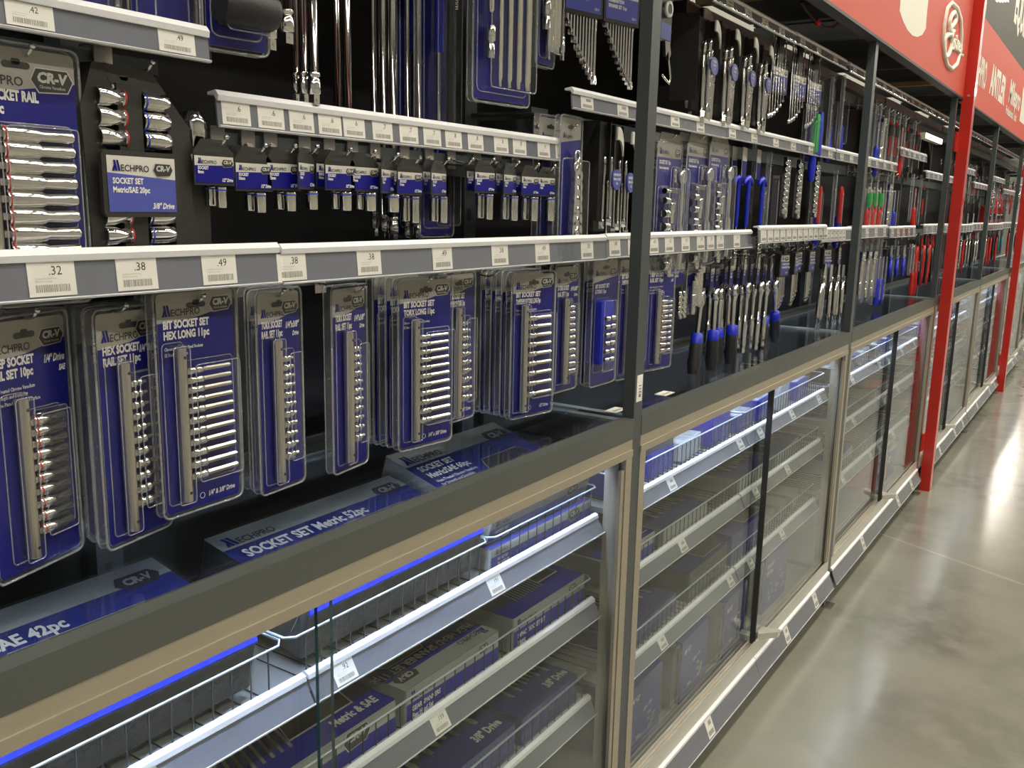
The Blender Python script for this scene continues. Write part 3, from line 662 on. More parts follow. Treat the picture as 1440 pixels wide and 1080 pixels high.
# rails
MT = ['.32', '.38', '.49']
def tagsat(pxs, y, x0, txt): return [(at(p[0], p[1], y).x - x0, t) for p, t in zip(pxs, txt)]
YR = .105
x0 = .20; x1 = at(390, 350, YR).x
price_rail(x0, x1, YR, 1.508, tagsat([(70, 380), (190, 376), (306, 372)], YR, x0, MT), 'clear price rail at the middle left with tags 32, 38 and 49', tilt=5)
x0 = x1 + .004; x1 = at(850, 345, YR).x
price_rail(x0, x1, YR, 1.506, tagsat([(408, 376), (517, 370), (620, 365), (701, 355), (761, 350), (824, 346)], YR, x0, ['.38', '.38', '.49', '.38', '.49', '.38']), 'clear price rail at the middle with tags 38, 38 and 49 between the socket cards and the single sockets', tilt=5, arms=(.03, .45))
x0 = x1 + .003; x1 = at(1056, 330, YR).x
price_rail(x0, x1, YR, 1.508, [(.04, '.49'), (.13, '.32'), (.24, '.49'), (.33, '.45'), (.43, '.45'), (.53, '.49'), (.60, '.59'), (.67, '.59'), (.80, '.69')], 'clear price rail passing behind the stickered upright at middle height', tilt=5)
x0 = x1 + .003; x1 = PX[2] - .14
price_rail(x0, x1, YR - .02, 1.520, [(.045 + .062 * k, '.6') for k in range(13)], 'clear price rail full of tags left of the second upright', tilt=5)
price_rail(x1 + .004, PX[2] + .3, YR, 1.508, [(.04 + .058 * k, '.6') for k in range(6)], 'short clear price rail at middle height behind the second upright', tilt=5, big=False)
YS = .150
x0 = at(303, 135, YS).x; x1 = at(800, 198, YS).x
sx = [(330, 158), (379, 163), (422, 168), (462, 173), (496, 177), (536, 182), (573, 186), (606, 189), (636, 193), (667, 196), (703, 200), (729, 202), (763, 206), (788, 208)]
price_rail(x0, x1, YS, 1.700, tagsat(sx, YS, x0, ['.6', '.6', '.6', '.6', '.6', '.7', '.7', '.7', '.8', '.8', '.8', '.8', '.9', '.9']), 'clear price rail with fourteen tags right above the single hanging sockets', tilt=5, h=.044, tw=.046, arms=(.62, .8))
x1 = at(291, 45, .12).x
price_rail(.12, x1, .12, 1.768, tagsat([(40, 22), (246, 43)], .12, .12, ['.42', '.49']), 'clear price rail at the top left corner with tags 42 and 49', tilt=5, h=.040, tw=.05)
x0 = at(804, 122, .12).x; x1 = at(1021, 178, .12).x
price_rail(x0, x1, .12, 1.798, [(.06, '.98'), (.22, '.98'), (.33, '.99'), (.50, '.79'), (.66, '.79')], 'upper clear price rail crossing behind the stickered upright', tilt=5, h=.040, big=False)
x0 = x1 + .005; x1 = PX[2] + .02
price_rail(x0, x1, .12, 1.800, [(.04, '.5'), (.22, '.5'), (.42, '.5'), (.60, '.5'), (.80, '.5'), (1.05, '.5'), (1.2, '.5')], 'upper clear price rail below the spanner racks, ending at the second upright', tilt=5, h=.040, big=False)
x0 = at(1000, -5, .10).x; x1 = at(1119, 45, .10).x
price_rail(x0, x1, .10, 2.112, [(.12, '.2'), (.26, '.2'), (.40, '.2'), (.55, '.2')], 'topmost clear price rail left of the red fascia, above the big spanner racks', tilt=8, h=.036, big=False)
price_rail(x1 + .01, PX[2], .10, 2.114, [(.06, '.2'), (.24, '.2'), (.45, '.2'), (.63, '.2'), (.82, '.2')], 'topmost clear price rail ending at the second upright', tilt=8, h=.036, big=False)
for n in (2, 3, 4, 5):
    a0, a1 = PX[n] + PW, PX[n + 1]; w_ = NTH[n]
    if n == 2: a0 += .27
    m_ = (a0 + a1) / 2 - .1
    price_rail(a0, m_, YR, 1.512, [(.10 + .17 * k, '.5') for k in range(8)], 'left middle-height price rail of the %s bay' % w_, tilt=5, big=False)
    price_rail(m_ + .01, a1 - (.25 if n == 2 else 0), YR - .01, 1.506, [(.06 + .13 * k, '.5') for k in range(10)], 'right middle-height price rail of the %s bay' % w_, tilt=5, big=False)
    a0 = PX[n] + PW
    price_rail(a0, m_ + .15, .12, 1.800, [(.08 + .15 * k, '.5') for k in range(8)], 'left upper price rail of the %s bay' % w_, tilt=5, h=.04, big=False)
    price_rail(m_ + .2, a1, .12, 1.880, [(.08 + .13 * k, '.5') for k in range(8)], 'right upper price rail of the %s bay, set higher' % w_, tilt=5, h=.04, big=False)
    price_rail(a0, m_, .10, 2.112, [(.08 + .17 * k, '.5') for k in range(6)], 'left topmost price rail of the %s bay' % w_, tilt=8, h=.036, big=False)
    price_rail(m_ + .01, a1, .10, 2.112, [(.08 + .17 * k, '.5') for k in range(6)], 'right topmost price rail of the %s bay' % w_, tilt=8, h=.036, big=False)
# cabinet shelf rails
WT = {0: {.885: ((None, .84, [(.60, '.38')]), (.845, 1.712, [(.065, '.92'), (.46, '.191')])), .675: ((None, 1.712, [(.84, '.128'), (1.17, '.159')]),), .445: ((None, 1.712, [(.75, '.98'), (1.16, '.91')]),)}}
for x0, x1, i in bays()[:6]:
    for lv, sz in zip(('top', 'middle', 'bottom'), (.885, .675, .445)):
        if i in WT:
            segs = [((x0 + .03 if s[0] is None else s[0]), s[1], s[2]) for s in WT[i][sz]]
        else:
            m_ = x0 + .86; segs = [(x0 + .03, m_, [(.28 + .5 * k + .1 * (lv == 'middle'), '.9') for k in range(2)]), (m_ + .01, x1 - .05, [(.12 + .33 * k, '.9') for k in range(2 + (lv == 'top'))])]
        for q, s in enumerate(segs):
            price_rail(s[0], s[1], .067, {.885: .900, .675: .702, .445: .462}[sz], s[2], '%s price rail on the %s basket shelf inside the %s cabinet' % (('left', 'right')[q] if len(segs) > 1 else 'long', lv, NTH[i]), h=.047, tilt=30, tw=.044, group='price rails inside the glass cabinets', big=i == 0)
    kx = {3: 5.62, 5: 9.31}.get(i, x0); m_ = at(1067, 935, -.02).x if i == 1 else x0 + w / 2 if False else x0 + .93
    KT = {1: ([.33], [.36])}.get(i, ([.30], [.30]))
    price_rail(kx, m_, -.003, .152, [(u + (m_ - x0) * .2, '.9') for u in KT[0]], 'left clear price rail at the foot of the %s cabinet' % NTH[i], h=.070, tilt=22, tw=.046, group='price rails at the foot of the cabinets', big=False)
    price_rail(m_ + .003, x1, -.003, .152, [(.30 + .35 * u, '.9') for u in range(2)], 'right clear price rail at the foot of the %s cabinet' % NTH[i], h=.070, tilt=22, tw=.046, group='price rails at the foot of the cabinets', big=False)
# baskets
def basket(x0, x1, z, h, m, label, pitch=.028, yf=.074):
    t = thing('wire_basket', label, 'basket', (0, 0, 0), 0, 'wire baskets in the cabinets'); b = MB()
    b.tube([(x0, .40, z + h), (x0, yf + .012, z + h), (x0 + .012, yf, z + h), (x1 - .012, yf, z + h), (x1, yf + .012, z + h), (x1, .40, z + h)], .0022, m, 6); b.build('rim_wire', t)
    g = MB(); n = int((x1 - x0) / pitch)
    for k in range(1, n):
        x = x0 + (x1 - x0) * k / n; g.tube([(x, yf, z + h + .001), (x, yf, z + .004), (x, yf + .006, z + .0012), (x, .40, z + .0012)], .0012, 'wire', 4)
    g.tube([(x0, yf, z + .004), (x1, yf, z + .004)], .0016, 'wire', 5)
    for y in (.40,):
        g.tube([(x0, y, z + h), (x0, y, z + .003), (x1, y, z + .003), (x1, y, z + h)], .0012, 'wire', 4)
    g.build('wire_mesh', t)
for x0, x1, i in bays()[:5]:
    for lv, sz, hh in zip(('top', 'middle', 'bottom'), (.885, .675, .445), (.075, .07, .07)):
        cut = ([x0 + .03, .815, 1.31, x1 - .015] if lv == 'top' else [x0 + .03, x1 - .015]) if i == 0 else ([x0 + .03, x0 + .865, x1 - .03] if lv == 'top' else [x0 + .03, x1 - .03])
        for q in range(len(cut) - 1): basket(cut[q] + .004, cut[q + 1] - .004, sz, hh, 'wire_light' if lv == 'top' else 'wire_light', '%s wire basket on the %s shelf of the %s cabinet' % ((('first', 'middle', 'last')[q] if len(cut) > 3 else ('first', 'last')[q]) if len(cut) > 2 else 'long', lv, NTH[i]), pitch=.03 if i == 0 else .028, yf=.070 if lv == 'top' else .074)
# ---- carded socket sets, middle row
r_, A, rz = pcard(P_deep14, (-32, 458), (97, 432), .142, .128, None)
behind(P_deep14, A, rz, 1, 'blue deep socket card hanging behind the quarter inch deep socket card')
hook(at(52, 443, YT).x, at(52, 443, YT).z)
r_, A, rz = pcard(P_hex, (133, 443), (226, 428), .142, .106, None); behind(P_hex, A, rz, 2, 'blue stub hex socket card hanging behind the stub hex card'); p = at(177, 435, YT); hook(p.x, p.z)
r_, A, rz = pcard(P_bitlong, (218, 414), (330, 404), .136, .126, None); behind(P_bitlong, A, rz, 1, 'blue long hex card hanging behind the long hex card'); p = at(286, 421, YT); hook(p.x, p.z)
r_, A, rz = pcard(P_torx, (361, 414), (422, 403), .142, .090, None); behind(P_torx, A, rz, 1, 'blue torx rail card hanging behind the turned torx card'); p = at(399, 413, YT); hook(p.x, p.z)
pcard(P_torx, (467, 408), (515, 397), .142, .090, 'single blue torx rail card hanging alone and turned, in the middle of the row'); p = at(513, 407, YT); hook(p.x, p.z)
r_, A, rz = pcard(P_torxlong, (562, 396), (633, 388), .142, .118, None); behind(P_torxlong, A, 0, 2, 'blue long torx card hanging behind the violet-tinted long torx card', dy=.03); p = at(605, 396, YT); hook(p.x, p.z)
r_, A, rz = pcard(P_tamper, (627, 387), (668, 376), .15, .090, None); p = at(700, 385, YT); hook(p.x, p.z)
r_, A, rz = pcard(P_tamlong, (722, 387), (781, 380), .142, .122, None); behind(P_tamlong, A, rz, 3, 'blue long tamperproof card hanging behind the nine piece long card', dy=.026); p = at(758, 385, YT); hook(p.x, p.z)
r_, A, rz = pcard(P_etorx, (783, 376), (816, 367), .142, .090, None); p = at(810, 374, YT); hook(p.x, p.z)
r_, A, rz = pcard(P_cup, (836, 367), (869, 364), .142, .11, None); behind(P_cup, A, 0, 1, 'blue card with tray sockets hanging behind the tray card beside the stickered upright'); p = at(860, 366, YT); hook(p.x, p.z)
pcard(P_tamlong, (873, 366), (905, 362), .142, .11, 'blue long socket card half hidden behind the stickered upright'); p = at(895, 366, YT); hook(p.x, p.z)
pcard(P_deep14, (913, 362), (947, 358), .142, .11, 'blue deep socket card just right of the stickered upright'); p = at(935, 361, YT); hook(p.x, p.z)
# ---- upper left
A = at(107, 80, .142); once(P_deep38, (A.x - .132, .142, A.z)); hook(at(45, 72, YT).x, at(45, 72, YT).z, row='upper left bar')
bar(.0, at(222, 90, .232).x, at(222, 106, .232).z, at(222, 86, .232).z, 'short dark grey bar at the upper left')
bar(at(283, 190, .232).x, PX[1], 1.618, 1.658, 'dark grey bar carrying the single sockets')
def black_rack():
    t = thing('socket_rack', 'black plastic carry rack of chrome sockets with a blue and white label', 'socket set', (0, 0, 0), 0, 'black socket racks')
    W, H = .150, .262; b = MB()
    b.prism([(.018, 0), (.095, 0), (.150, -.062), (.150, -H), (.122, -H), (.122, -.074), (.090, -.040), (.030, -.040), (.030, -H), (.006, -H), (0, -.05)][::-1], -.012, .012, 'blackplastic')
    b.box(.045, .078, -.016, .008, -H, -.02, 'blackplastic'); b.box(.150, .185, -.004, .030, -H, -.10, 'blackplastic')
    b.prism([(.148, -.06), (.186, -.12), (.186, -H), (.148, -H)], .004, .034, 'blackplastic')
    slot_hole(b, .058, -.016, -.0125, .042, .008, 'ink')
    b.flat([(.030 + .006, -.030), (.095, -.030), (.088, -.021), (.042, -.021)], -.0126, 'ink'); logo(b, .040, -.031, .009, -.0128, 'white', 'white')
    b.build('rack', t)
    p = MB(); p.T = Matrix.Translation((0, 0, .030)); p.prism(rrect(.012, .118, -.200, -.125, .006, 3), -.026, -.020, 'blackplastic')
    p.flat([(.018, -.194), (.112, -.194), (.112, -.131), (.018, -.131)], -.0264, 'labelwhite'); p.flat([(.018, -.194), (.112, -.194), (.112, -.156), (.018, -.150)], -.0267, 'labelblue')
    logo(p, .024, -.148, .012, -.0270); badge(p, .080, -.138, .028, -.0270, False)
    p.text('SOCKET SET', (.024, -.0271, -.162), .0065, 'white', bold=.035, sx=.8); p.text('Metric/SAE 20pc', (.024, -.0271, -.172), .0065, 'white', bold=.035, sx=.8); p.text('3/8" Drive', (.108, -.0271, -.190), .0065, 'white', bold=.03, sx=.8, shear=.2, align='r')
    p.build('label_plate', t)
    c1 = c2 = None
    for k in range(8):
        z = -.036 - k * .0225 - (.0 if k < 3 else .088 - .0225)
        if z < -.255: continue
        for q, xx in enumerate((.020, .080)):
            s = socket('plain', .036, .0115, ('redband', 'blueband')[q], 14).build('socket', t) if not (c1 if q == 0 else c2) else None
            if s is None: s = (c1 if q == 0 else c2).copy(); COL.objects.link(s); s.parent = t
            if q == 0: c1 = s
            else: c2 = s
            s.location = (xx + (.036 if q == 0 else 0), -.010, z); s.rotation_euler.z = math.pi if q == 0 else 0
    r2 = MB(); r2.lathe([(.006, -.08), (.008, -.03), (.016, -.012), (.017, .008), (.010, .022), (.001, .024)], (.172, .006, -.06), (0, 0, 1), 'chrome', 14); r2.build('ratchet', t)
    return freeze(t)
P_rack = black_rack(); A = at(163, 92, .145); A.x -= .052
once(P_rack, (A.x, .150, A.z), R(4), 'black carry rack of chrome sockets with blue and white label at the upper left, frontmost of three'); hook(at(214, 94, YT).x, at(214, 94, YT).z, row='upper left bar')
dup(P_rack, (A.x, .195, A.z), R(2), 'black socket rack directly behind the front one at the upper left'); dup(P_rack, (A.x - .004, .245, A.z), 0, 'black socket rack rearmost of the three at the upper left')
# ---- single sockets
tips = [(318, 199), (373, 210), (415, 211), (446, 211), (493, 215), (527, 218), (559, 222), (590, 226), (630, 228), (664, 228), (694, 228), (729, 232), (757, 235), (780, 237)]
cards = [(0, .026, .0070, '8mm'), (1, .026, .0080, '10mm'), (2, .026, .0085, '12mm'), (3, .026, .0085, '13mm'), (4, .027, .0095, '14mm'), (5, .027, .0102, '17mm'), (6, .027, .0110, '19mm'), (7, .042, .0078, '11mm'), (8, .044, .0082, '12mm'), (10, .045, .0085, '13mm'), (11, .046, .0090, '17mm'), (12, .046, .0095, '18mm'), (13, .046, .0100, '19mm')]
dcar = dict((c[0], c) for c in cards)
for k, p in enumerate(tips):
    q = at(*p, YT); hook(q.x, q.z, row='bar of single sockets')
    if k in dcar:
        _, L, r, sz = dcar[k]; deep = L > .04
        pr = hang_card('black hang card with one chrome %ssocket, %s card from the left below the fourteen-tag rail' % ('deep ' if deep else '', ORD[cards.index(dcar[k])]), sz, L, r)
        turn = {3: .45, 6: .4, 8: .25, 11: .2}.get(k, 0)
        pr.location = (q.x - .012, .140, q.z - .014); pr.rotation_euler.z = turn
        if k in (0, 1, 2, 4, 5, 7, 8, 10, 11, 12):
            dup(pr, (q.x - .012, .160, q.z - .012), turn + .05, 'black hang card with a chrome %ssocket, second in line on the %s hook of the single sockets' % ('deep ' if deep else '', ORD[k]))
# ================================================================ HANGING TOOLS ABOVE THE UPPER RAILS, NEAREST BAY
BN = [0]
bar(bays()[0][0], bays()[0][1], 2.09, 2.13, 'grey bar at the top of the first bay, above the extension bars')
def hang_bar(px, y, L, r, Y=.16):
    BN[0] += 1; p = at(px, y, Y); k = BN[0]
    b, o = ext_bar('long chrome extension bar hanging in the upper part of the nearest bay, %s from the left' % ORD[k - 1], L, r, 'extension bars hanging in the nearest bay')
    o.location = (p.x, Y, p.z + L); o.name = 'extension_bar'; hook(p.x, p.z + L + .002, row='top bar'); return o
for px, y, L, r, Y in ((367, 70, .3, .0055, .17), (381, 71, .3, .0065, .15), (403, 62, .3, .0085, .16), (417, 147, .36, .005, .19), (428, 147, .36, .006, .17), (442, 148, .36, .007, .15), (475, 196, .42, .0060, .27), (489, 198, .42, .0070, .25),
                      (527, 332, .60, .0055, .31), (540, 336, .6, .0065, .29), (553, 340, .6, .0075, .275), (573, 345, .62, .006, .30), (588, 345, .62, .0075, .28)):
    hang_bar(px, y, L, r * 1.3, Y)
def long_blister(label, W, H, content='bars', col='blue'):
    t = thing('carded_tool', label, 'carded tool', (0, 0, 0), 0, 'long carded tools')
    c = MB(); c.prism(rrect(0, W, -H, 0, .006, 3), 0, .0012, 'greycard'); c.flat([(0, -.05), (0, -H), (W, -H), (W, -.04)], -.0003, col); slot_hole(c, W / 2, -.018, -.0006); logo(c, W * .08, -.040, .010, -.0007); c.build('card', t)
    s = shell(W, H, .012); bubble(s, .006, W - .006, -H + .012, -.08, .030, .010, .0014); s.build('clear_shell', t)
    if content == 'flex':
        zz = -H + .21; a = MB(); a.lathe([(.006, -.16), (.006, -.05), (.014, -.04), (.015, -.02), (.010, -.005), (.005, .0)], (W * .33, -.016, zz), (0, 0, 1), 'bluegrip', 12); a.lathe([(.004, 0), (.004, .12)], (W * .33, -.016, zz), (0, 0, 1), 'chrome', 8); a.lathe([(.009, 0), (.009, .10)], (W * .33, -.016, zz + .12), (0, 0, 1), 'bluegrip', 10); a.build('flex_driver', t)
        a = MB(); a.lathe([(.006, 0), (.007, .2), (.007, H * .75)], (W * .72, -.014, -H * .92), (0, 0, 1), 'blackgrip', 10); a.text('610mm', (W * .72 + .004, -.022, -H * .35), .012, 'white', u=(0, 0, -1), v=(1, 0, 0), bold=.02); a.build('handle', t)
    elif content == 'bars':
        for k in range(4):
            a = MB(); L = H * (.55 + .06 * k); rr = .0055 + .001 * k; a.lathe([(rr * 1.5, 0), (rr * 1.5, .018), (rr * .9, .022), (rr * .9, L - .014), (rr * .6, L - .012), (rr * .6, L)], (0, 0, 0), (0, 0, -1), 'chrome', 12); a.build('extension_bar', t, (W * (.36 + .17 * k), -.014, -H * .97 + L + .012))
        a = MB(); a.lathe([(.007, 0), (.009, .002), (.009, .025), (.005, .028), (.008, .032), (.008, .055)], (0, 0, 0), (0, 0, -1), 'chrome', 12); a.build('universal_joint', t, (W * .18, -.014, -H * .66)); 
        a = MB(); a.lathe([(.006, 0), (.006, .06), (.004, .065)], (0, 0, 0), (0, 0, -1), 'chrome', 12); a.build('extension_bar', t, (W * .18, -.014, -H * .42))
    elif content == 'driver':
        a = MB(); a.lathe([(.004, 0), (.004, .10)], (W * .5, -.014, -H * .28), (0, 0, -1), 'chrome', 8); a.lathe([(.006, 0), (.013, .01), (.010, .03), (.014, .07), (.012, .12), (.006, .13)], (W * .5, -.014, -H * .28 - .1), (0, 0, -1), {'blue': 'bluegrip', 'red': 'redplastic', 'greycard': 'redplastic'}.get(col, 'bluegrip'), 12); a.build('screwdriver', t)
    elif content == 'crow':
        for k in range(8):
            a = spanner_mb(.040, .014 + .001 * k, th=.008); a.build('crowfoot', t, (W * .55, -.014, -.075 - k * (H - .11) / 8), 0)
    elif content == 'jaw':
        a = MB(); a.box(-.006, .006, -.004, .004, -H * .6, 0, 'redplastic'); a.lathe([(.012, 0), (.012, .05)], (0, 0, -.02), (0, 0, -1), 'blackgrip', 10); a.build('tool', t, (W * .5, -.014, -H * .2))
    return freeze(t)
P_flex = long_blister('long clear blister with a blue flexible driver and black 610mm handle above the single sockets', .095, .70, 'flex')
p = at(592, 330, .27); once(P_flex, (p.x, .270, p.z + .70)); dup(P_flex, (p.x - .02, .31, p.z + .70), 0, 'long clear blister half hidden left of the 610mm handle blister')
P_ext = long_blister('wide clear blister of five extension bars and a universal joint at the top centre', .150, .36, 'bars')
p = at(666, 135, .15); once(P_ext, (p.x, .15, p.z + .358), R(-6))
P_br = long_blister('clear blister with chrome bars right of the wide extension bar set', .060, .34, 'bars'); p = at(754, 88, .16); once(P_br, (p.x, .16, p.z + .34))
hang_bar(770, 84, .3, .006, .15); hang_bar(790, 85, .3, .0055, .15)
P_crow = long_blister('clear blister card of chrome crowfoot spanners at the end of the single socket row', .080, .285, 'crow'); p = at(790, 164, .142); once(P_crow, (p.x, .142, p.z)); dup(P_crow, (p.x - .02, .18, p.z), 0, 'clear crowfoot spanner blister behind the first one'); hook(at(810, 180, YT).x, at(810, 180, YT).z, row='bar of crowfoot sets')
bar(at(748, 150, .232).x, PX[1] - .01, at(748, 162, .232).z, at(748, 150, .232).z, 'short dark grey bar above the crowfoot blister')
# top left corner packs
P_pack = long_blister('clear blister pack with a dark cylinder cut by the top edge, right of tag 49', .085, .25, 'none')
p = at(291, 62, .15); dup(P_pack, (p.x - .09, .17, p.z + .245), 0, 'clear blister pack behind tag 49 at the top left'); dup(P_pack, (p.x - .20, .17, p.z + .245), 0, 'clear blister pack behind tag 42 in the top left corner')
b = MB(); b.lathe([(.020, 0), (.024, .006), (.024, .07), (.020, .078)], (.004, -.026, -.205), (1, 0, 0), 'blackgrip', 16); b.build('dark_cylinder', P_pack); freeze(P_pack); once(P_pack, (p.x, .15, p.z + .25), R(-8))
# spanner racks hanging top centre
P_sp1 = spanner_rack('black rack of combination spanners fanning down, nearer the stickered upright', 11, .10, .215, 0, 'plate', 'fan spanner racks', W=.110, lblz=-.0, rise=.02)
p = at(849, 15, .14); once(P_sp1, (p.x + .004, .140, p.z + .055), R(-14))
p = at(797, 0, .14); dup(P_sp1, (p.x + .0, .145, p.z + .055), R(-14), 'black rack of combination spanners fanning down, left one of the two at the top centre')
# black racks left of stickered upright, second row
P_brk = spanner_rack('black socket rack with blue label left of the stickered upright', 5, .14, .11, 0, 'big', 'dark racks beside the stickered upright', W=.05, H=.30)
p = at(848, 172, .142); once(P_brk, (p.x + .03, .150, p.z + .005)); p = at(868, 172, .142); dup(P_brk, (p.x + .03, .150, p.z - .005), .1, 'black spanner rack touching the stickered upright on its left'); p = at(812, 172, .16)
# hook tool right of the upright at the top
t = thing('carded_tool', 'carded locking tool with a white ring, right of the stickered upright at the top', 'carded tool', at(931, -20, .10)); c = MB(); c.box(0, .062, 0, .003, -.115, .1, 'blackplastic'); c.box(.004, .058, -.001, 0, -.11, -.075, 'labelblue'); c.build('card', t)
c = MB(); c.lathe([(.012, -.003), (.018, -.003), (.018, .003), (.012, .003)], (.03, -.006, -.045), (0, -1, 0), 'white', 16, caps=False); c.build('ring', t); c = MB(); c.tube([(.02, -.006, -.115), (.04, -.006, -.15), (.055, -.006, -.19), (.05, -.006, -.205), (.01, -.006, -.19)], .003, 'chrome', 6); c.prism([(.01, -.115), (.035, -.115), (.045, -.14), (.035, -.155), (.03, -.135), (.018, -.15)], -.01, -.002, 'chrome'); c.build('clamp', t)
# ================================================================ SECOND BAY
# big spanner racks
P_big = spanner_rack('large black spanner rack with round blue badge, first of the four big racks', 8, .175, .125, 0, 'big', 'large spanner racks', W=.115, H=.30)
for k, (cx, cy) in enumerate(((998, 93), (1027, 102), (1053, 111), (1075, 120))):
    p = at(cx, cy, .13); once(P_big, (p.x, .150 + (.0), p.z + .126), R(10), None if k == 0 else 'large black spanner rack with round blue badge, %s of the four big racks' % ORD[k])
p = at(985, 88, .2); dup(P_big, (p.x - .02, .215, p.z + .15), 0, 'large black spanner rack behind the nearest big rack')
P_fan = spanner_rack('black rack of ring spanners with a blue and white band, first after the big racks', 6, .25, .19, 0, 'plate', 'banded spanner racks', W=.125, rise=.012, slant=12)
for k, (cx, cy) in enumerate(((1088, 97), (1116, 108), (1139, 118))):
    p = at(cx, cy, .13); once(P_fan, (p.x, .135, p.z + .09), R(-4), None if k == 0 else 'black rack of ring spanners with a blue and white band, %s after the big racks' % ORD[k])
P_clam = long_blister('blue and green clamshell tool hanging after the banded spanner racks', .11, .22, 'driver')
b = MB(); b.prism(rrect(.03, .06, -.19, -.06, .01, 3), -.03, -.016, 'greenplastic'); b.prism(rrect(.064, .100, -.20, -.05, .01, 3), -.03, -.016, 'bluecase'); b.build('case', P_clam); freeze(P_clam)
p = at(1137, 138, .14); once(P_clam, (p.x, .14, p.z + .01), 0)
P_edge = long_blister('thin clear blister seen edge-on with a blue handle, left of the second upright', .08, .26, 'driver'); 
p = at(1169, 108, .14); once(P_edge, (p.x, .13, p.z), R(38)); p = at(1181, 108, .14); dup(P_edge, (p.x, .12, p.z), R(36), 'thin clear blister seen edge-on, next to the second upright')
# upper-middle row of bay two
def combo_blister(label):
    t = thing('socket_set_blister', label, 'socket set', (0, 0, 0), 0, 'ratchet and socket blisters'); W, H = .16, .33
    c = MB(); c.prism([(0, 0), (.02, .03), (W - .02, .03), (W, 0), (W, -H), (0, -H)][::-1], 0, .0012, 'greycard'); c.flat([(0, -.03), (0, -H), (W, -H), (W, -.03)], -.0003, 'blue'); logo(c, .012, -.022, .014, -.0006); badge(c, W - .045, -.006, .038, -.0006)
    for k, s in enumerate(('SOCKET SET 17pc', 'Chrome Vanadium Steel')): c.text(s, (.012, -.0008, -.046 - .012 * k), .009 - .003 * k, 'white', bold=.03, sx=.75)
    c.text('1/2" Drive', (W - .01, -.0008, -.075), .007, 'white', bold=.03, sx=.75, align='r'); c.build('card', t)
    s = shell(W, H, .016, .006, .014); bubble(s, .01, .088, -H + .01, -.10, .03, .01, .0015); bubble(s, .092, W - .008, -H + .01, -.05, .032, .012, .0015); s.build('clear_shell', t)
    a = MB(); a.lathe([(.016, -.008), (.019, -.006), (.019, .006), (.016, .008)], (0, 0, 0), (0, -1, 0), 'chrome', 16); a.lathe([(.006, .014), (.008, .06), (.006, .12), (.011, .13), (.012, .20), (.009, .235)], (0, 0, 0), (0, 0, -1), 'chrome', 12); a.build('ratchet', t, (.126, -.018, -.075))
    for k in range(6):
        a = socket('plain', .032, .009 + .0012 * k).build('socket', t, (.018, -.016, -.135 - k * .032))
        if k % 2 == 0: a = socket('deep', .05, .009).build('deep_socket', t, (.070, -.016, -.14 - k * .034)); a.rotation_euler.y = R(90)
    a = MB(); a.lathe([(.007, 0), (.007, .075), (.004, .08)], (0, 0, 0), (1, 0, 0), 'chrome', 12); a.build('extension_bar', t, (.012, -.018, -.112))
    return freeze(t)
P_cb = combo_blister('clear blister with ratchet, sockets and extension, first right of the stickered upright')
for k, px in enumerate((926, 968, 1000)):
    p = at(px, 196, .14); once(P_cb, (p.x, .140, p.z - .01), R(3), None if k == 0 else 'clear blister with ratchet, sockets and extension, %s right of the stickered upright' % ORD[k]); q = at(px + 24, 190, YT); hook(q.x, q.z - .005, row='upper bar', bay='second bay')
    dup(P_cb, (p.x + .004, .172, p.z - .008), 0, 'clear ratchet blister hanging behind the %s one of the second bay' % ORD[k])
def t_handle(label):
    t = thing('carded_tool', label, 'T-handle tool', (0, 0, 0), 0, 'blue T-handle tools'); c = MB(); c.box(-.03, .03, 0, .002, -.07, .02, 'labelwhite'); c.box(-.03, .03, -.0006, 0, -.07, -.02, 'blue'); c.build('card', t)
    a = MB(); a.tube([(-.055, 0, -.088), (-.04, 0, -.076), (0, 0, -.068), (.04, 0, -.076), (.055, 0, -.088)], [.005, .0065, .0075, .0065, .005], 'bluegrip', 10); a.lathe([(.0065, 0), (.006, .14), (.005, .145)], (0, 0, -.07), (0, 0, -1), 'bluegrip', 10); a.build('handle', t, (0, -.016, 0))
    a = MB(); a.lathe([(.0035, 0), (.0035, .10)], (0, 0, -.21), (0, 0, -1), 'chrome', 8)
    for k in range(8): a.lathe([(.006, 0), (.011, .004), (.006, .008)], (0, 0, -.225 - k * .011), (.3, 0, -1), 'chrome', 10)
    a.lathe([(.009, 0), (.010, .002), (.010, .035), (.008, .036)], (0, 0, -.31), (0, 0, -1), 'chrome', 12); a.build('shank', t, (0, -.016, 0)); return freeze(t)
P_th = t_handle('blue T-handle driver with coiled chrome end, first of three in the second bay')
for k, (px, py, Y) in enumerate(((1034, 216, .17), (1048, 217, .15), (1068, 220, .15))): p = at(px, py, Y); once(P_th, (p.x, Y, p.z), R(8), None if k == 0 else 'blue T-handle driver with coiled chrome end, %s of three in the second bay' % ORD[k])
P_case = long_blister('clear blister with a black case inside, right of the blue T-handles', .10, .30, 'none'); b = MB(); b.prism(rrect(.02, .085, -.26, -.07, .01, 3), -.032, -.010, 'blackgrip'); b.box(.02, .085, -.034, -.010, -.28, -.262, 'bluegrip'); b.build('case', P_case); freeze(P_case)
p = at(1088, 215, .14); once(P_case, (p.x - .02, .14, p.z), R(20))
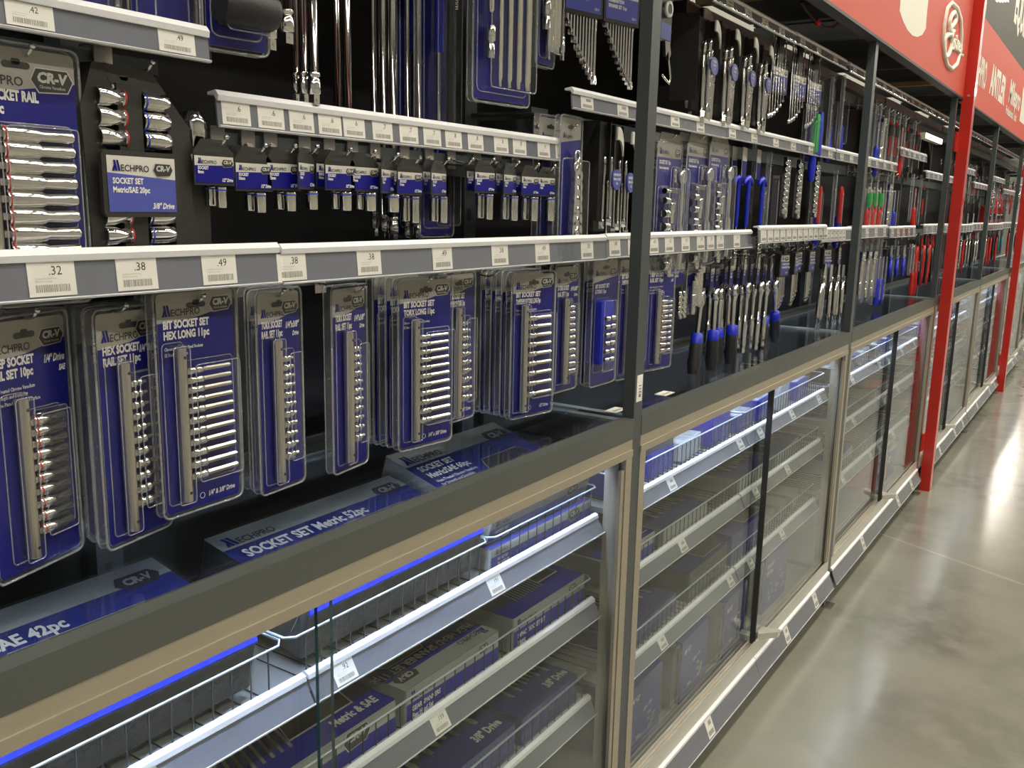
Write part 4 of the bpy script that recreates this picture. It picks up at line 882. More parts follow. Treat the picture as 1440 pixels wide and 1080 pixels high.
def strip_rack(label):
    t = thing('socket_strip', label, 'socket set', (0, 0, 0), 0, 'angled socket strips'); a = MB(); a.box(-.012, .012, 0, .012, -.20, 0, 'blackplastic'); a.box(-.03, .03, -.001, .0, -.06, -.005, 'labelblue'); a.box(-.03, .03, -.0016, -.001, -.025, -.005, 'labelwhite'); a.build('strip', t)
    f = None
    for k in range(9):
        for sx_ in (-1, 1):
            if f is None: f = socket('plain', .028, .0085).build('socket', t)
            else: f = f.copy(); COL.objects.link(f); f.parent = t
            f.location = (sx_ * .014, -.004, -.02 - k * .02); f.rotation_euler = (0, R(20), 0 if sx_ > 0 else math.pi)
    return freeze(t)
P_st = strip_rack('angled black strip of chrome sockets, first of three in the second bay')
for k, (px, py) in enumerate(((1108, 222), (1126, 226), (1150, 228))): p = at(px, py, .14); once(P_st, (p.x, .14, p.z), R(15), None if k == 0 else 'angled black strip of chrome sockets, %s of three in the second bay' % ORD[k], ry=R(14))
P_rb = long_blister('clear blister with a red and blue screwdriver below the socket strips', .09, .26, 'driver'); b = MB(); b.lathe([(.006, 0), (.010, .02), (.008, .14)], (.03, -.02, -.06), (0, 0, -1), 'redplastic', 10); b.build('red_driver', P_rb); freeze(P_rb)
p = at(1146, 250, .18); once(P_rb, (p.x, .18, p.z + .03), R(10)); p = at(1178, 240, .14); dup(P_rb, (p.x, .14, p.z + .0), R(14), 'clear blister with a red and blue screwdriver, touching the second upright')
# ---- lower row of bay two: ratchets and handled tools
def hang_label(label, name='carded_tool', cat='carded tool', W=.06, grp='ratchets and drivers on hang cards'):
    t = thing(name, label, cat, (0, 0, 0), 0, grp); c = MB(); c.prism([(-W / 2, 0), (-W / 2, -.075), (W / 2, -.075), (W / 2, 0), (W * .2, .02), (-W * .2, .02)][::-1], 0, .002, 'blackplastic')
    c.flat([(-W / 2 + .002, -.066), (W / 2 - .002, -.066), (W / 2 - .002, -.012), (-W / 2 + .002, -.012)], -.0005, 'labelwhite'); c.flat([(-W / 2 + .002, -.066), (W / 2 - .002, -.066), (W / 2 - .002, -.028), (-W / 2 + .002, -.028)], -.0008, 'blue')
    logo(c, -W / 2 + .005, -.026, .009, -.001)
    for k in range(2): c.text(('RATCHET', 'HANDLE')[k], (-W / 2 + .005, -.0012, -.038 - k * .009), .006, 'white', bold=.04, sx=.75)
    c.build('hang_card', t); return t
def ratchet(label, L, grip=True, head=.019, grp='ratchets and drivers on hang cards'):
    t = hang_label(label, 'ratchet_handle', 'ratchet', .055, grp)
    a = MB(); a.lathe([(head * .8, -.010), (head, -.008), (head, .008), (head * .8, .010)], (0, 0, 0), (0, -1, 0), 'chrome', 16); a.lathe([(.006, .010), (.008, .012)], (0, 0, 0), (0, -1, 0), 'ink', 8)
    g = L * .45 if grip else 0
    pr = [(head * .6, head * .5), (.007, head * 1.7), (.0065, L - g - .03)]
    if not grip: pr = [(head * .6, head * .5), (.007, head * 1.7), (.006, L * .5), (.009, L * .52), (.007, L * .54), (.009, L * .56), (.009, L * .9), (.007, L * .93), (.009, L * .95), (.008, L)]
    a.lathe(pr, (0, 0, 0), (0, 0, -1), 'chrome', 12); a.build('shaft', t, (0, -.012, -.085))
    if grip:
        q = MB(); q.lathe([(.009, 0), (.0165, .003), (.0165, .030)], (0, 0, -(L - g - .03)), (0, 0, -1), 'bluegrip', 12); q.lathe([(.0165, .030), (.0185, .045), (.017, g * .5), (.0195, g * .8), (.014, g + .01)], (0, 0, -(L - g - .03)), (0, 0, -1), 'blackgrip', 12); q.build('grip', t, (0, -.012, -.085))
    return freeze(t)
_RC = []
def P_rc_():
    if not _RC: _RC.append(ratchet('x', .19, False)); _RC[0].location = (at(1014, 366, .2).x, .2, at(1014, 366, .2).z); _RC[0]['label'] = 'chrome tool hanging deepest between the blue grips'
    return _RC[0]
P_rg = ratchet('chrome driver with blue and black grip, first from the left over the second glass counter', .24, True)
rg = [(985, 376, .05, 14, .16), (1003, 372, -.03, 0, .14), (1010, 372, 0, 0, .16), (1030, 368, 0, 0, .13)]
for k, (px, py, _, ry, Y) in enumerate(rg): p = at(px, py, Y); once(P_rg, (p.x, Y, p.z), R(10), None if k == 0 else 'chrome driver with blue and black grip, %s from the left over the second glass counter' % ORD[k], ry=R(ry)); hook(p.x + .015, p.z + .014, row='middle bar', bay='second bay')
for k, (px, ry, Y) in enumerate(((996, 3, .19), (1022, -4, .18), (1040, 2, .19))): p = at(px, 370, Y); dup(P_rc_(), (p.x, Y, p.z), R(10), 'chrome tool hanging deeper between the blue grips, %s from the left' % ORD[k], ry=R(ry))
p = at(1085, 370, .13); dup(P_rg, (p.x, .13, p.z), R(10), 'chrome ratchet with blue and black grip slanting to the right', ry=R(-26))
p = at(1078, 367, .17); dup(P_rg, (p.x, .17, p.z), R(10), 'chrome ratchet with blue grip hanging straight, just left of the slanting one')
P_rc = ratchet('all-chrome ratchet, first of the plain chrome ratchets', .20, False)
for k, (px, py, ry, Y) in enumerate(((1049, 366, 6, .13), (1058, 366, 3, .16), (1068, 366, 8, .13), (1076, 366, 5, .15))): p = at(px, py, Y); once(P_rc, (p.x, Y, p.z), R(10), None if k == 0 else 'all-chrome ratchet, %s of the plain chrome ratchets' % ORD[k], ry=R(ry)); hook(p.x + .015, p.z + .014, row='middle bar', bay='second bay')
P_x3 = long_blister('small clear blister of extension bars right of the deep socket card in the second bay', .085, .15, 'bars'); p = at(968, 362, .14); once(P_x3, (p.x, .14, p.z), R(5)); q = at(985, 366, YT); hook(q.x, q.z, row='middle bar', bay='second bay')
def bit_card(label):
    t = hang_label(label, 'carded_bits', 'bit set', .07, 'small chrome sets on hang cards'); f = None
    for k in range(10):
        if f is None: f = MB(); f.lathe([(.004, 0), (.006, .003), (.006, .02), (.004, .022)], (0, 0, 0), (.5, -.2, -1), 'chrome', 8); f = f.build('socket', t)
        else: f = f.copy(); COL.objects.link(f); f.parent = t
        f.location = (-.02 + .026 * (k % 2), -.012, -.085 - .013 * (k // 2))
    return freeze(t)
P_bc = bit_card('black hang card with a cluster of small chrome sockets beside the deep socket card of the second bay'); p = at(956, 364, .14); once(P_bc, (p.x, .14, p.z))
P_bnd = spanner_rack('bundle of chrome ratchet spanners, first of the crowded row left of the second upright', 6, .17, .13, 0, 'plate', 'chrome spanner bundles', W=.06, lblz=-.0)
for k in range(9):
    px = 1098 + k * 10.2; p = at(px, 357 - k * 1.2, .14); once(P_bnd, (p.x, .14 + .03 * (k % 2), p.z - .005), R(-12 + 9 * (k % 3)), None if k == 0 else 'bundle of chrome ratchet spanners, %s of the crowded row left of the second upright' % ORD[k]); hook(p.x + .03, p.z + .012, row='middle bar', bay='second bay')
def pliers(label, m1, m2='chrome', L=.22):
    t = thing('pliers', label, 'pliers', (0, 0, 0), 0, 'hanging pliers'); a = MB(); a.prism([(-.012, 0), (.0, .004), (.012, 0), (.016, -.05), (.010, -.075), (-.010, -.075), (-.016, -.05)], -.005, .005, m2); a.lathe([(.011, 0), (.011, .004)], (0, -.005, -.055), (0, -1, 0), m2, 12); a.build('jaws', t)
    for s_ in (-1, 1):
        g = MB(); g.tube([(s_ * .006, 0, -.07), (s_ * .018, 0, -.11), (s_ * .022, 0, -L * .75), (s_ * .012, 0, -L)], [.007, .009, .009, .006], m1, 8); g.build('grip', t)
    return freeze(t)
P_pl = pliers('all-chrome locking pliers hanging left of the second upright, first of four', 'chrome', 'chrome', .26)
for k, px in enumerate((1160, 1170, 1179, 1187)): p = at(px, 372, .13); once(P_pl, (p.x, .13, p.z), R(15 * (k % 2)), None if k == 0 else 'all-chrome locking pliers hanging left of the second upright, %s of four' % ORD[k], ry=R(8 - 4 * k))
# ================================================================ THIRD BAY AND BEYOND
N = {}
def put(P, px, py, Y, rz, base, place, ry=0):
    k = (base, place); N[k] = N.get(k, 0) + 1; p = at(px, py, Y)
    bay = 'third bay' if p.x < 5.4 else 'fourth bay' if p.x < 7.25 else 'fifth bay' if p.x < 9.1 else 'sixth bay'
    hook(p.x + (0 if P.name.startswith(('pliers', 'carded_bits', 'socket_strip')) else .035), p.z - .012, row='middle bar' if p.z < 1.56 else 'upper bar' if p.z < 1.86 else 'top bar', bay=bay)
    return once(P, (p.x, Y, p.z), R(rz), '%s, %s from the left %s' % (base, ORD[N[k] - 1], place), ry=R(ry))
P_redb = long_blister('x', .10, .26, 'jaw', 'greycard'); P_redc = long_blister('x', .085, .24, 'driver', 'red')
P_grn = long_blister('x', .09, .26, 'driver', 'greycard'); b = MB(); b.lathe([(.012, 0), (.014, .03), (.010, .06)], (.03, -.02, -.10), (0, 0, -1), 'greenplastic', 10); b.lathe([(.012, 0), (.014, .03), (.010, .06)], (.06, -.02, -.12), (0, 0, -1), 'redplastic', 10); b.build('drivers', P_grn); freeze(P_grn)
P_blc = long_blister('x', .09, .28, 'bars'); P_blp = long_blister('x', .085, .30, 'driver')
for px, P in ((1236, P_blp), (1243, P_blc), (1254, P_redb), (1262, P_redb), (1270, P_redc), (1278, P_redb), (1292, P_redb)):
    put(P, px - 3, 143 + (px - 1236) * .45, .14, 10, 'clear carded tool with %s' % ('red parts' if P in (P_redb, P_redc) else 'blue parts'), 'high in the third bay')
for px, P in ((1221, P_grn), (1229, P_grn), (1238, P_grn), (1251, P_blc), (1259, P_blp), (1288, P_redc), (1300, P_redb)):
    put(P, px - 2, 238 + (px - 1221) * .12, .14, 10, 'clear carded driver set with %s' % ('green and red handles' if P is P_grn else 'red parts' if P in (P_redb, P_redc) else 'blue parts'), 'in the middle of the third bay')
for px, P in ((1209, P_blc), (1218, P_blc), (1226, P_blc), (1234, P_blp), (1240, P_blp)):
    put(P, px, 337 - (px - 1209) * .03, .13, 8, 'clear carded tool with chrome bars', 'low in the third bay')
P_bp = pliers('x', 'bluegrip', 'chrome', .16); P_rp = pliers('x', 'redplastic', 'blackgrip', .30); P_bkp = pliers('x', 'blackgrip', 'redplastic', .27); P_cp = pliers('x', 'chrome', 'chrome', .26); P_tp = pliers('x', 'teal', 'chrome', .2)
for px in (1255, 1264, 1273): put(P_bp, px, 345, .13, 8, 'blue-handled pliers with chrome jaws', 'low in the third bay')
P_wht = long_blister('x', .07, .16, 'driver', 'greycard')
for px in (1283, 1287): put(P_wht, px, 345, .13, 8, 'small clear pack with a grey card', 'low in the third bay')
for k, px in enumerate((1292, 1297, 1302, 1306, 1309, 1312)): put((P_rp, P_bkp)[k % 2], px, 328 + (k % 2) * 4, .12, 20 * (k % 2), 'red and black gripped pliers', 'beside the third upright', ry=4 * (k % 3) - 4)
# fourth and fifth bay
for k, px in enumerate((1349, 1353, 1357, 1361, 1365, 1369, 1373, 1376)):
    put((P_cp, P_cp, P_rp, P_cp, P_cp, P_bkp, P_cp, P_cp)[k], px, 324, .14, 10, ('chrome', 'chrome', 'red-gripped', 'chrome', 'chrome', 'black-gripped', 'chrome', 'chrome')[k] + ' pliers', 'low in the fourth bay')
for k, px in enumerate((1344, 1350, 1356, 1362, 1368, 1374)): put(P_redb if k % 3 else P_bc, px, 228 + k, .14, 10, ('black carded sockets', 'clear pack with red parts')[1 if k % 3 else 0], 'high in the fourth bay')
for k, px in enumerate((1345, 1352, 1360, 1368)): put(P_bc, px, 283, .14, 10, 'small card of chrome sockets', 'in the middle of the fourth bay')
for k, px in enumerate((1388, 1391, 1395, 1399, 1403, 1406, 1410)):
    put((P_cp, P_rp, P_rp, P_bkp, P_rp, P_tp, P_tp)[k], px, 322, .14, 10, ('chrome', 'red', 'red', 'black', 'red', 'teal', 'teal')[k] + '-gripped pliers', 'low in the fifth bay')
for k, px in enumerate((1390, 1394, 1398, 1403, 1408, 1411)): put((P_st, P_bc, P_st, P_redc, P_redb, P_redc)[k], px, 252, .14, 10, ('socket strip', 'card of sockets', 'socket strip', 'red carded tool', 'red carded tool', 'red carded tool')[k], 'high in the fifth bay')
for k, px in enumerate((1392, 1398, 1404, 1409)): put(P_redb, px, 288, .14, 10, 'carded tool with red parts', 'in the middle of the fifth bay')
for k, px in enumerate((1420, 1425, 1430, 1435)):
    put((P_redb, P_rp, P_redc, P_cp)[k], px, 255 + k, .14, 10, 'tool hanging', 'high in the sixth bay'); put((P_rp, P_cp, P_cp, P_rp)[k], px, 318, .14, 10, 'pliers hanging', 'low in the sixth bay')
# red pouches in the fifth bay
b = MB(); b.prism(rrect(0, .42, -.2, 0, .02, 3), 0, .06, 'redplastic'); o = b.build('tool_pouch'); o.location = at(1390, 290, .2); tag(o, 'dark red tool pouch hanging in the fifth bay', 'pouch')
# bright light box in the third bay
b = MB(); p = at(1302, 186, .10); b.box(0, .50, 0, .03, -.03, 0, 'cream'); t = thing('light_bar', 'bright white bar at the top of the third bay', 'light bar', p); b.build('housing', t); c = MB(); c.box(.005, .495, -.002, 0, -.028, -.002, 'ledbar'); c.build('diffuser', t)
# small cards in bay one behind
# ================================================================ RED FRAMES, FASCIA, SIGNS
def red_post(x, label, wd):
    t = thing('red_post', label, 'post', (0, 0, 0), 0, 'red steel posts'); b = MB(); b.box(x, x + wd, -.064, -.008, 0.0, 3.2, 'red'); b.build('post', t)
    c = MB()
    for z in (.25, 1.90): c.box(x - .085, x + .001, -.014, -.004, z, z + .10, 'red')
    c.build('bracket', t)
    s = MB(); s.box(x + wd * .3, x + wd * .7, -.066, -.064, 1.62, 1.66, 'redplastic'); s.box(x - .004, x + .0, -.045, -.03, 2.185, 2.195, 'zinc'); s.build('fixing', t)
red_post(5.535, 'nearest bright red steel post standing in front of the shelving', .075)
red_post(9.22, 'second bright red steel post farther along the aisle', .075)
red_post(12.9, 'third bright red steel post far along the aisle', .075)
t = thing('fascia_board', 'red fascia board over the nearest bays with white oval emblem', 'fascia', (0, 0, 0)); b = MB(); b.box(-1, 5.53, -.012, .0, 2.182, 3.30, 'fascia'); b.box(-1, 5.53, -.013, .03, 2.172, 2.182, 'ink'); b.build('board', t)
def fa(px, py): return at(px, py, -.0128)
em = MB()
# long cream rounded shape
pts = [fa(*p) for p in ((1267, -30), (1266, 5), (1265, 15), (1270, 30), (1276, 42), (1283, 50), (1290, 52), (1297, 49), (1302, 40), (1303, 25), (1305, 5), (1308, -30))]
em.poly(pts, 'cream'); em.build('cream_shape', t)
em = MB()
ov = [(1338, 4), (1345, 11), (1350, 27), (1351, 50), (1350, 72), (1345, 90), (1338, 97), (1331, 91), (1327, 76), (1325, 55), (1327, 33), (1331, 12)]
em.tube([fa(*p) for p in ov], .012, 'cream', 6, closed=True)
def script(pts, r=.012):
    P = [fa(*p) for p in pts]; out = []
    for i in range(len(P) - 1):
        a = P[max(i - 1, 0)]; b_ = P[i]; c = P[i + 1]; d = P[min(i + 2, len(P) - 1)]
        for k in range(4):
            u = k / 4; out.append(.5 * ((2 * b_) + (-a + c) * u + (2 * a - 5 * b_ + 4 * c - d) * u * u + (-a + 3 * b_ - 3 * c + d) * u ** 3))
    out.append(P[-1]); em.tube(out, r, 'cream', 5)
script([(1333, 40), (1337, 38), (1342, 30), (1343, 22), (1341, 18), (1337, 22), (1334, 30), (1334, 40), (1337, 46), (1340, 44)], .014)
script([(1338, 50), (1333, 49), (1328, 54), (1327, 66), (1327, 77), (1330, 80), (1334, 74), (1337, 62), (1337, 52)], .014)
script([(1340, 58), (1337, 62), (1337, 68), (1340, 68), (1341, 60), (1342, 70), (1344, 62), (1344, 50), (1344, 70), (1346, 66)], .010)
script([(1341, 56), (1347, 59)], .009)
script([(1346, 68), (1348, 63), (1346, 62), (1346, 70), (1349, 72), (1350, 64), (1351, 70), (1349, 76), (1353, 78)], .010)
em.build('oval_emblem', t)
t = thing('fascia_board', 'red fascia board beyond the nearest red post with white brand lettering', 'fascia', (0, 0, 0)); b = MB(); b.box(5.61, 12.9, -.012, 0, 2.182, 2.66, 'fascia'); b.box(5.61, 12.9, -.013, .03, 2.172, 2.182, 'ink'); b.build('board', t)
l = MB()
def ft(s, px0, py, h, pxe, sh=0, bold=.03):
    a = at(px0, py, -.0135); e = at(pxe, py, -.0135); l.text(s, a, h, 'cream', bold=bold, sx=1.2, shear=sh, fit=(e.x - a.x))
ft('MECHPRO', 1366, 109, .150, 1387); ft('ANTLER', 1391, 128, .16, 1414, bold=.05); ft('Milepro', 1418, 142, .15, 1435, .15); ft('Professional Tools', 1414, 159, .055, 1432)
l.box(at(1436, 150, -.0135).x, at(1436, 150, -.0135).x + 1.2, -.0138, -.0128, 2.30, 2.55, 'cream')
l.build('lettering', t)
t = thing('hanging_sign', 'dark grey sign with white letters above the far red fascia', 'sign', (0, 0, 0)); b = MB(); b.box(5.62, 13.5, .10, .13, 2.70, 4.3, 'signgrey'); b.build('board', t)
l = MB(); a = at(1426, 27, .099); l.text('EQUIPMENT', a, .28, 'cream', bold=.04, sx=.8); l.build('lettering', t); l = MB()
for k in range(5): q = at(1400 + k * 4, 0, .098); l.add([(q.x, .098, q.z - .0), (q.x + .1, .098, q.z), (q.x + .16, .098, q.z + .5), (q.x + .05, .098, q.z + .5)], [(0, 1, 2, 3)], 'red')
l.build('stripes', t)
# canopy over the shelving
for x0, x1, i in bays():
    t = thing('canopy_panel', 'dark panel roofing the %s bay' % NTH[i], 'shelf canopy', (0, 0, 0), 0, 'dark top panels over the bays'); b = MB(); b.box(x0 - .04, x1 - .04, .03, .46, 2.26, 2.28, 'innerdark' if 'innerdark' in MATS else 'backpanel'); b.build('panel', t)
    c = MB(); c.box(x0 - .035, x0 - .005, .03, .46, 2.19, 2.255, 'post'); c.box(x0 + .85, x0 + .88, .03, .46, 2.20, 2.255, 'post'); c.box(x0, x1, .36, .40, 2.15, 2.19, 'cardboard' if False else 'shelfmetal'); c.build('cross_beam', t)
for x in (at(1115, 10, .1).x, at(1310, 100, .1).x):
    b = MB(); b.box(x, x + .035, .02, .42, 2.215, 2.235, 'wood'); o = b.build('wooden_batten'); tag(o, 'yellow wooden batten under the canopy, %s' % ('above the big spanner racks' if x < 4 else 'right of the second upright'), 'batten')
b = MB(); pts = [at(1127, 3, .12), at(1133, 15, .12), at(1147, 30, .10), at(1158, 38, .08), at(1170, 40, .06), at(1187, 26, .04)]; b.tube(pts, .006, 'blackgrip', 6); b.tube([pts[2], (pts[2] + pts[3]) / 2], .010, 'redplastic', 6); o = b.build('power_cable'); tag(o, 'black power cable with a red sleeve looping under the canopy', 'cable')
# ================================================================ CABINET GOODS
BX = 'boxed sets in the glass cabinets'
def box(fn, loc, rz=0, rx=0): fn.location = loc; fn.rotation_euler = (R(rx), 0, rz); return fn
box(box_set('socket_set_box', 'long dark socket set box marked 42pc on the top cabinet shelf, leftmost', .52, .235, .09, ['SOCKET SET Metric/SAE 42pc'], top='navybox', side='blackplastic', header='greybox', th=.022, grp=BX, wrap=True, design='case', edge=True), (.250, .095, .905), rx=12)
box(box_set('socket_set_box', 'dark socket set box marked Metric 52pc, middle of the top cabinet shelf', .435, .235, .09, ['SOCKET SET Metric 52pc', '', 'Chrome Vanadium Steel'], top='navybox', side='blackplastic', header='greybox', th=.022, grp=BX, wrap=True, edge=True), (.862, .095, .905), rx=12)
box(box_set('socket_set_box', 'lower boxed set under the 60pc box at the right of the top cabinet shelf', .385, .29, .042, [''], top='navybox', side='greybox', grp=BX, wrap=True, frontlines=('SOCKET SET', 'Metric/SAE 60pc')), (1.325, .080, .890))
box(box_set('socket_set_box', 'upper boxed set marked Metric/SAE 60pc with rows of small print, right of the 52pc box', .375, .275, .052, ['SOCKET SET', 'Metric/SAE 60pc', 'Heat-Treated Chrome Vanadium', 'for Strength and Durability', 'Satin Finish Ratchet', 'Mirror Polished', 'Storage Case'], top='navybox', side='greybox', header='greybox', th=.017, grp=BX, wrap=True, frontlines=('SOCKET SET', 'Metric/SAE 60pc')), (1.328, .094, .938), rx=17)
bx = box_set('tool_set_box', 'blue box marked Metric & SAE with a black case picture on the middle shelf', .50, .25, .068, ['', '', ''], top='bluebox', side='greybox', hdr=False, grp=BX, design='spanners', drive='Metric & SAE', frontlines=('SPANNER SET', 'Metric & SAE')); box(bx, (.565, .088, .680))
bx = box_set('spanner_set_box', 'upside-down blue and grey box marked flex head spanner set 11pc', .28, .20, .070, ['FLEX HEAD SPANNER SET 11pc'], top='bluebox', side='greybox', grp=BX, flip=True, th=.018, frontlines=('GEAR SPANNERS', 'Flex Head Set')); box(bx, (1.09, .088, .680))
bx = box_set('tool_set_box', 'large blue box with a picture of a black case at the right of the middle shelf', .29, .27, .075, ['', ''], top='bluebox', side='greybox', hdr=False, grp=BX, design='spanners', frontlines=('IMPACT SOCKET SET', 'Metric')); box(bx, (1.42, .088, .680))
box(box_set('tool_set_box', 'navy box with pictured sockets marked 3/8 inch Drive, left one on the bottom basket shelf', .40, .28, .066, [''], top='navybox', side='navybox', hdr=False, design='tools', drive='3/8" Drive', grp=BX, wrap=True), (1.04, .090, .450))
box(box_set('tool_set_box', 'navy box with pictured sockets and spanners, right one on the bottom basket shelf', .235, .27, .062, [''], top='navybox', side='navybox', hdr=False, design='tools', drive='3/8" Drive', grp=BX, wrap=True), (1.465, .090, .450))
box(box_set('tool_set_box', 'navy box marked 1/4 and 1/2 inch on the base shelf of the nearest cabinet', .44, .28, .105, [''], top='bluebox', side='navybox', hdr=False, design='tools', drive='1/4" & 1/2" Drive', grp=BX), (1.22, .09, .152))
# second cabinet
c0 = PX[1] + PW
def bag(label, x, y, z, W, D, H, m='navybox', rz=0, n=0):
    t = thing('wrapped_pack', label, 'wrapped pack', (x, y, z), rz, 'wrapped packs in the second cabinet'); rnd = random.Random(n)
    b = MB(); b.prism(rrect(0, W, 0, D, .01, 2), 0, H, m, plane='xy'); b.box(.01, W - .01, .01, D * .3, H, H + .0008, 'greybox')
    for k in range(5): b.box(.02 + k * (W - .04) / 5, .02 + (k + .6) * (W - .04) / 5, D * .4, D * .8, H, H + .004, ('bluegrip', 'photosteel', 'blackgrip')[(k + n) % 3])
    b.build('pack', t); w = MB(); w.prism(rrect(-.004, W + .004, -.004, D + .004, .012, 3), -.0005, H + .012, 'shrink', plane='xy'); w.build('wrapping', t)
b = MB(); b.box(0, .055, 0, .03, 0, .0012, 'tag'); b.box(.008, .045, .006, .014, .0012, .0014, 'softink'); o = b.build('shelf_ticket'); o.location = (at(1083, 461, .3).x * 0 + atz(936, 556, 1.12).x, atz(936, 556, 1.12).y, 1.1182); tag(o, 'white ticket lying on the second glass counter near the stickered upright', 'ticket')
c_ = o.copy(); COL.objects.link(c_); c_.location = (atz(866, 580, 1.12).x, atz(866, 580, 1.12).y, 1.1182); c_['label'] = 'white ticket lying on the nearest glass counter at its right end'
t_ = box_set('tool_case_box', 'black and blue boxed set marked 100pc seen through the glass counter at the stickered upright', .34, .27, .06, [''], top='blackplastic', side='blackplastic', hdr=False, grp=BX, design='none', drive='100pc'); t_.location = (1.86, .10, .955)
for q in range(3):
    b = MB(); b.box(0, .08, 0, .03, 0, .012, 'bluecase'); o2 = b.build('blue_insert', t_, (.05 + .09 * q, .05, .060))
rnd = random.Random(3)
for k in range(8):
    bag('clear wrapped pack of blue tools on the top shelf of the second cabinet, %s from the left' % ORD[k], c0 + .06 + k * .205, .095, .891, .17, .25, .05 + .03 * (k % 3 == 0) + .015 * (k % 2), ('navybox', 'bluebox', 'greybox', 'bluebox')[k % 4], R((1, 3, 5, 2)[k % 4]), k)
box(box_set('tool_set_box', 'blue box at the left of the middle shelf in the second cabinet', .26, .27, .068, ['', ''], top='bluebox', side='greybox', hdr=False, grp=BX, frontlines=('TOOL SET', '')), (c0 + .04, .088, .680))
for k, (x, W) in enumerate(((.36, .30), (.92, .34), (1.30, .34))): box(box_set('tool_pack', 'clear topped tool pack lying on the middle shelf of the second cabinet, %s from the left' % ORD[k], W, .24, .05, ['', 'TOOL'], top='navybox', side='greybox', hdr=False, design='tools', grp=BX, wrap=True), (c0 + x, .088, .680), R(2 * k))
box(box_set('tool_set_box', 'navy wrapped box with pictured tools, left on the third shelf of the second cabinet', .34, .26, .05, ['', ''], top='navybox', side='navybox', hdr=False, design='tools', grp=BX, wrap=True), (c0 + .16, .09, .450), R(2))
box(box_set('tool_set_box', 'blue-edged wrapped box, second on the third shelf of the second cabinet', .30, .26, .09, ['', ''], top='navybox', side='blackplastic', hdr=False, design='case', grp=BX, wrap=True), (c0 + .56, .09, .450))
box(box_set('tool_set_box', 'navy box with a pictured case, third on the third shelf of the second cabinet', .32, .26, .10, ['', ''], top='navybox', side='navybox', hdr=False, design='case', grp=BX), (c0 + .90, .09, .450))
for k in range(3): bag('rolled chrome spanner pack on the third shelf of the second cabinet, %s from the left' % ORD[k], c0 + 1.28 + k * .15, .10, .451, .12, .24, .05, 'greybox', R(5), k + 20)
P_cs = carry_case('tool_case', 'large black tool case with a navy sleeve on the base shelf of the second cabinet, leftmost', .30, .26, .19, lines=('1/4" 1/2"',))
for k, x in enumerate((.12, .46, .80)): once(P_cs, (c0 + x, .085, .152), R(2), None if k == 0 else 'large black tool case with a navy sleeve on the base shelf of the second cabinet, %s from the left' % ORD[k])
P_cl = carry_case('tool_case', 'tall black and blue tool case with white print, right on the base shelf of the second cabinet', .36, .24, .21, lines=('TOOL SET', '3/8" Drive')); once(P_cl, (c0 + 1.18, .09, .152))
# third cabinet onwards: sparser
for ci in (2, 3, 4):
    c0 = PX[ci] + PW; cn = NTH[ci]
    for k in range(5 if ci == 2 else 3): bag('wrapped pack on the top shelf of the %s cabinet, %s from the left' % (cn, ORD[k]), c0 + .08 + k * .27, .095, .891, .22, .25, .06, ('bluebox', 'greybox', 'blackplastic')[(k + ci) % 3], R(2 * k), k + 30)
    for k in range(2): box(box_set('tool_set_box', 'boxed tool set on the middle shelf of the %s cabinet, %s one' % (cn, ('left', 'right')[k]), .30, .22, .05, ['', ''], top=('navybox', 'redplastic')[k] if ci == 2 else 'redplastic', side='greybox', hdr=False, design='tools', grp=BX), (c0 + .15 + .8 * k, .09, .680), R(3))
    box(box_set('tool_set_box', 'boxed tool set on the third shelf of the %s cabinet' % cn, .40, .24, .06, ['', ''], top='navybox', side='greybox', hdr=False, design='tools', grp=BX), (c0 + .3, .09, .450), R(3))
    if ci == 2:
        for k in range(2): box(box_set('tool_case_box', 'purple and red boxed case on the base shelf behind the nearest red post, %s one' % ('left', 'right')[k], .20, .24, .26, ['', ''], top='redplastic', side='redplastic', hdr=False, grp=BX, frontlines=('KIT', '')), (c0 + 1.2 + .24 * k, .09, .152))
t = thing('wire_display_stand', 'yellow and black stand at the far end of the aisle', 'display stand', (15.5, -.35, 0)); b = MB(); b.box(0, .6, 0, .5, 0, .9, 'blackgrip'); b.box(-.01, .61, -.01, .51, .9, 1.15, 'yellow'); b.box(-.012, .612, -.012, .4, .55, .62, 'redplastic'); b.build('body', t)
SC.world = bpy.data.worlds.new('world'); SC.world.use_nodes = True; bg = SC.world.node_tree.nodes['Background']; bg.inputs[0].default_value = (.9, .88, .8, 1); bg.inputs[1].default_value = .30
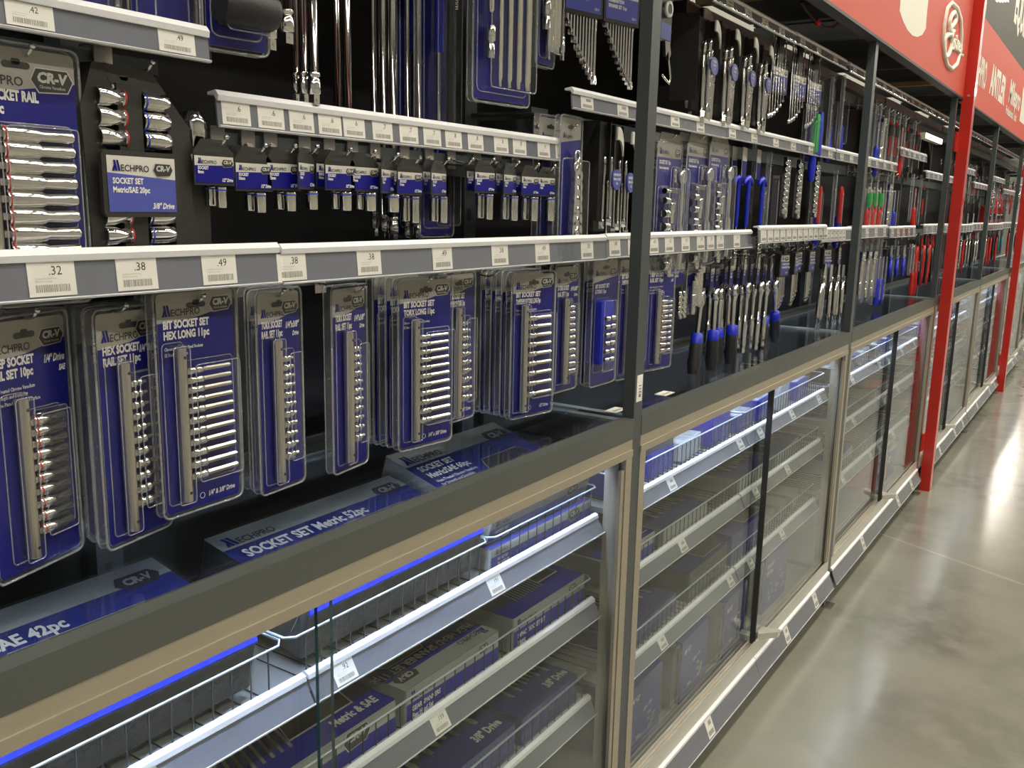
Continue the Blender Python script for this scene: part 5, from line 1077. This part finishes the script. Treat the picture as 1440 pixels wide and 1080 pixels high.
# ---- tidy wording of the labels
for o in list(COL.objects):
    if o.parent is None and o.get('label'):
        l = o['label']
        for a, b in ((' from the left', ' along'), ('chrome display hook', 'chrome hook'), ('black hang card with one chrome', 'black card with one chrome'), ('card along below', 'along below'), ('black hang card', 'black card'),
                     ('low nearest', 'nearest'), ('low farthest', 'farthest'), ('with sliding glass doors and wire basket shelves', 'with sliding glass doors'), ('dark grey bar', 'grey bar'), ('nearest bay', 'first bay'), ('nearest cabinet', 'first cabinet'),
                     ('farthest bay', 'last bay'), ('farthest cabinet', 'last cabinet'), ('nearest aluminium', 'first aluminium'), ('farthest aluminium', 'last aluminium'), ('nearest red post', 'front red post'), (' hanging in the upper part of the', ' high in the'), (' in the middle of the', ' midway up the'),
                     ('clear wrapped pack of blue tools', 'wrapped pack of tools'), ('large black tool case with a navy sleeve', 'black tool case in a navy sleeve'), ('at the upper left, frontmost of three', 'above tag 38, frontmost of three'), ('at the upper left', 'above tag 38'),
                     (', second in line on the', ' behind the front card on the'), ('of the single sockets', 'of single sockets'), ('black card with a chrome deep socket behind the front card', 'deep socket card behind the front card'), ('black card with a chrome socket behind the front card', 'black socket card behind the front card'), ('blue card of ten deep sockets on a rail, quarter inch drive SAE', 'blue card of ten deep sockets, quarter inch drive SAE'), ('black carry rack of chrome sockets with blue and white label', 'black carry rack of chrome sockets with white label'), (', cut by the left edge of the photo', ', at the photo edge'), (', turned slightly, left of the single hanging card', ', turned, before the lone card'),
                     ('clear price rail at the middle with tags 38, 38 and 49 between the socket cards and the single sockets', 'clear price rail with tags 38, 38 and 49 above the lone torx card'), (', widest card of the front row', ', widest card'), ('large blue card of ten deep three eighths sockets on a rail above the middle price rail', 'large blue card of ten deep sockets above tag 32'),
                     ('black card with a cluster of small chrome sockets beside the deep socket card of the second bay', 'black card with a cluster of small sockets over the second counter'), ('with rows of small print, right of the 52pc box', 'with small print, beside the 52pc box'),
                     (', right on the base shelf of the second cabinet', ' in the second cabinet'), (' on the base shelf of the second cabinet, leftmost', ' on the second base shelf, first along'), (' on the base shelf of the second cabinet', ' on the second base shelf'), ('large blue box with a picture of a black case at the right of the middle shelf', 'large blue box picturing a black case, middle shelf of the first cabinet'),
                     ('navy box with pictured sockets marked 3/8 inch Drive, left one on the bottom basket shelf', 'navy box picturing sockets, first along the bottom basket shelf'), ('navy box with pictured sockets and spanners, right one on the bottom basket shelf', 'smaller navy box picturing sockets, second along the bottom basket shelf'),
                     ('navy box marked 1/4 and 1/2 inch on the base shelf of the first cabinet', 'navy box marked 1/4 and 1/2 inch on the first base shelf')): l = l.replace(a, b)
        o['label'] = l
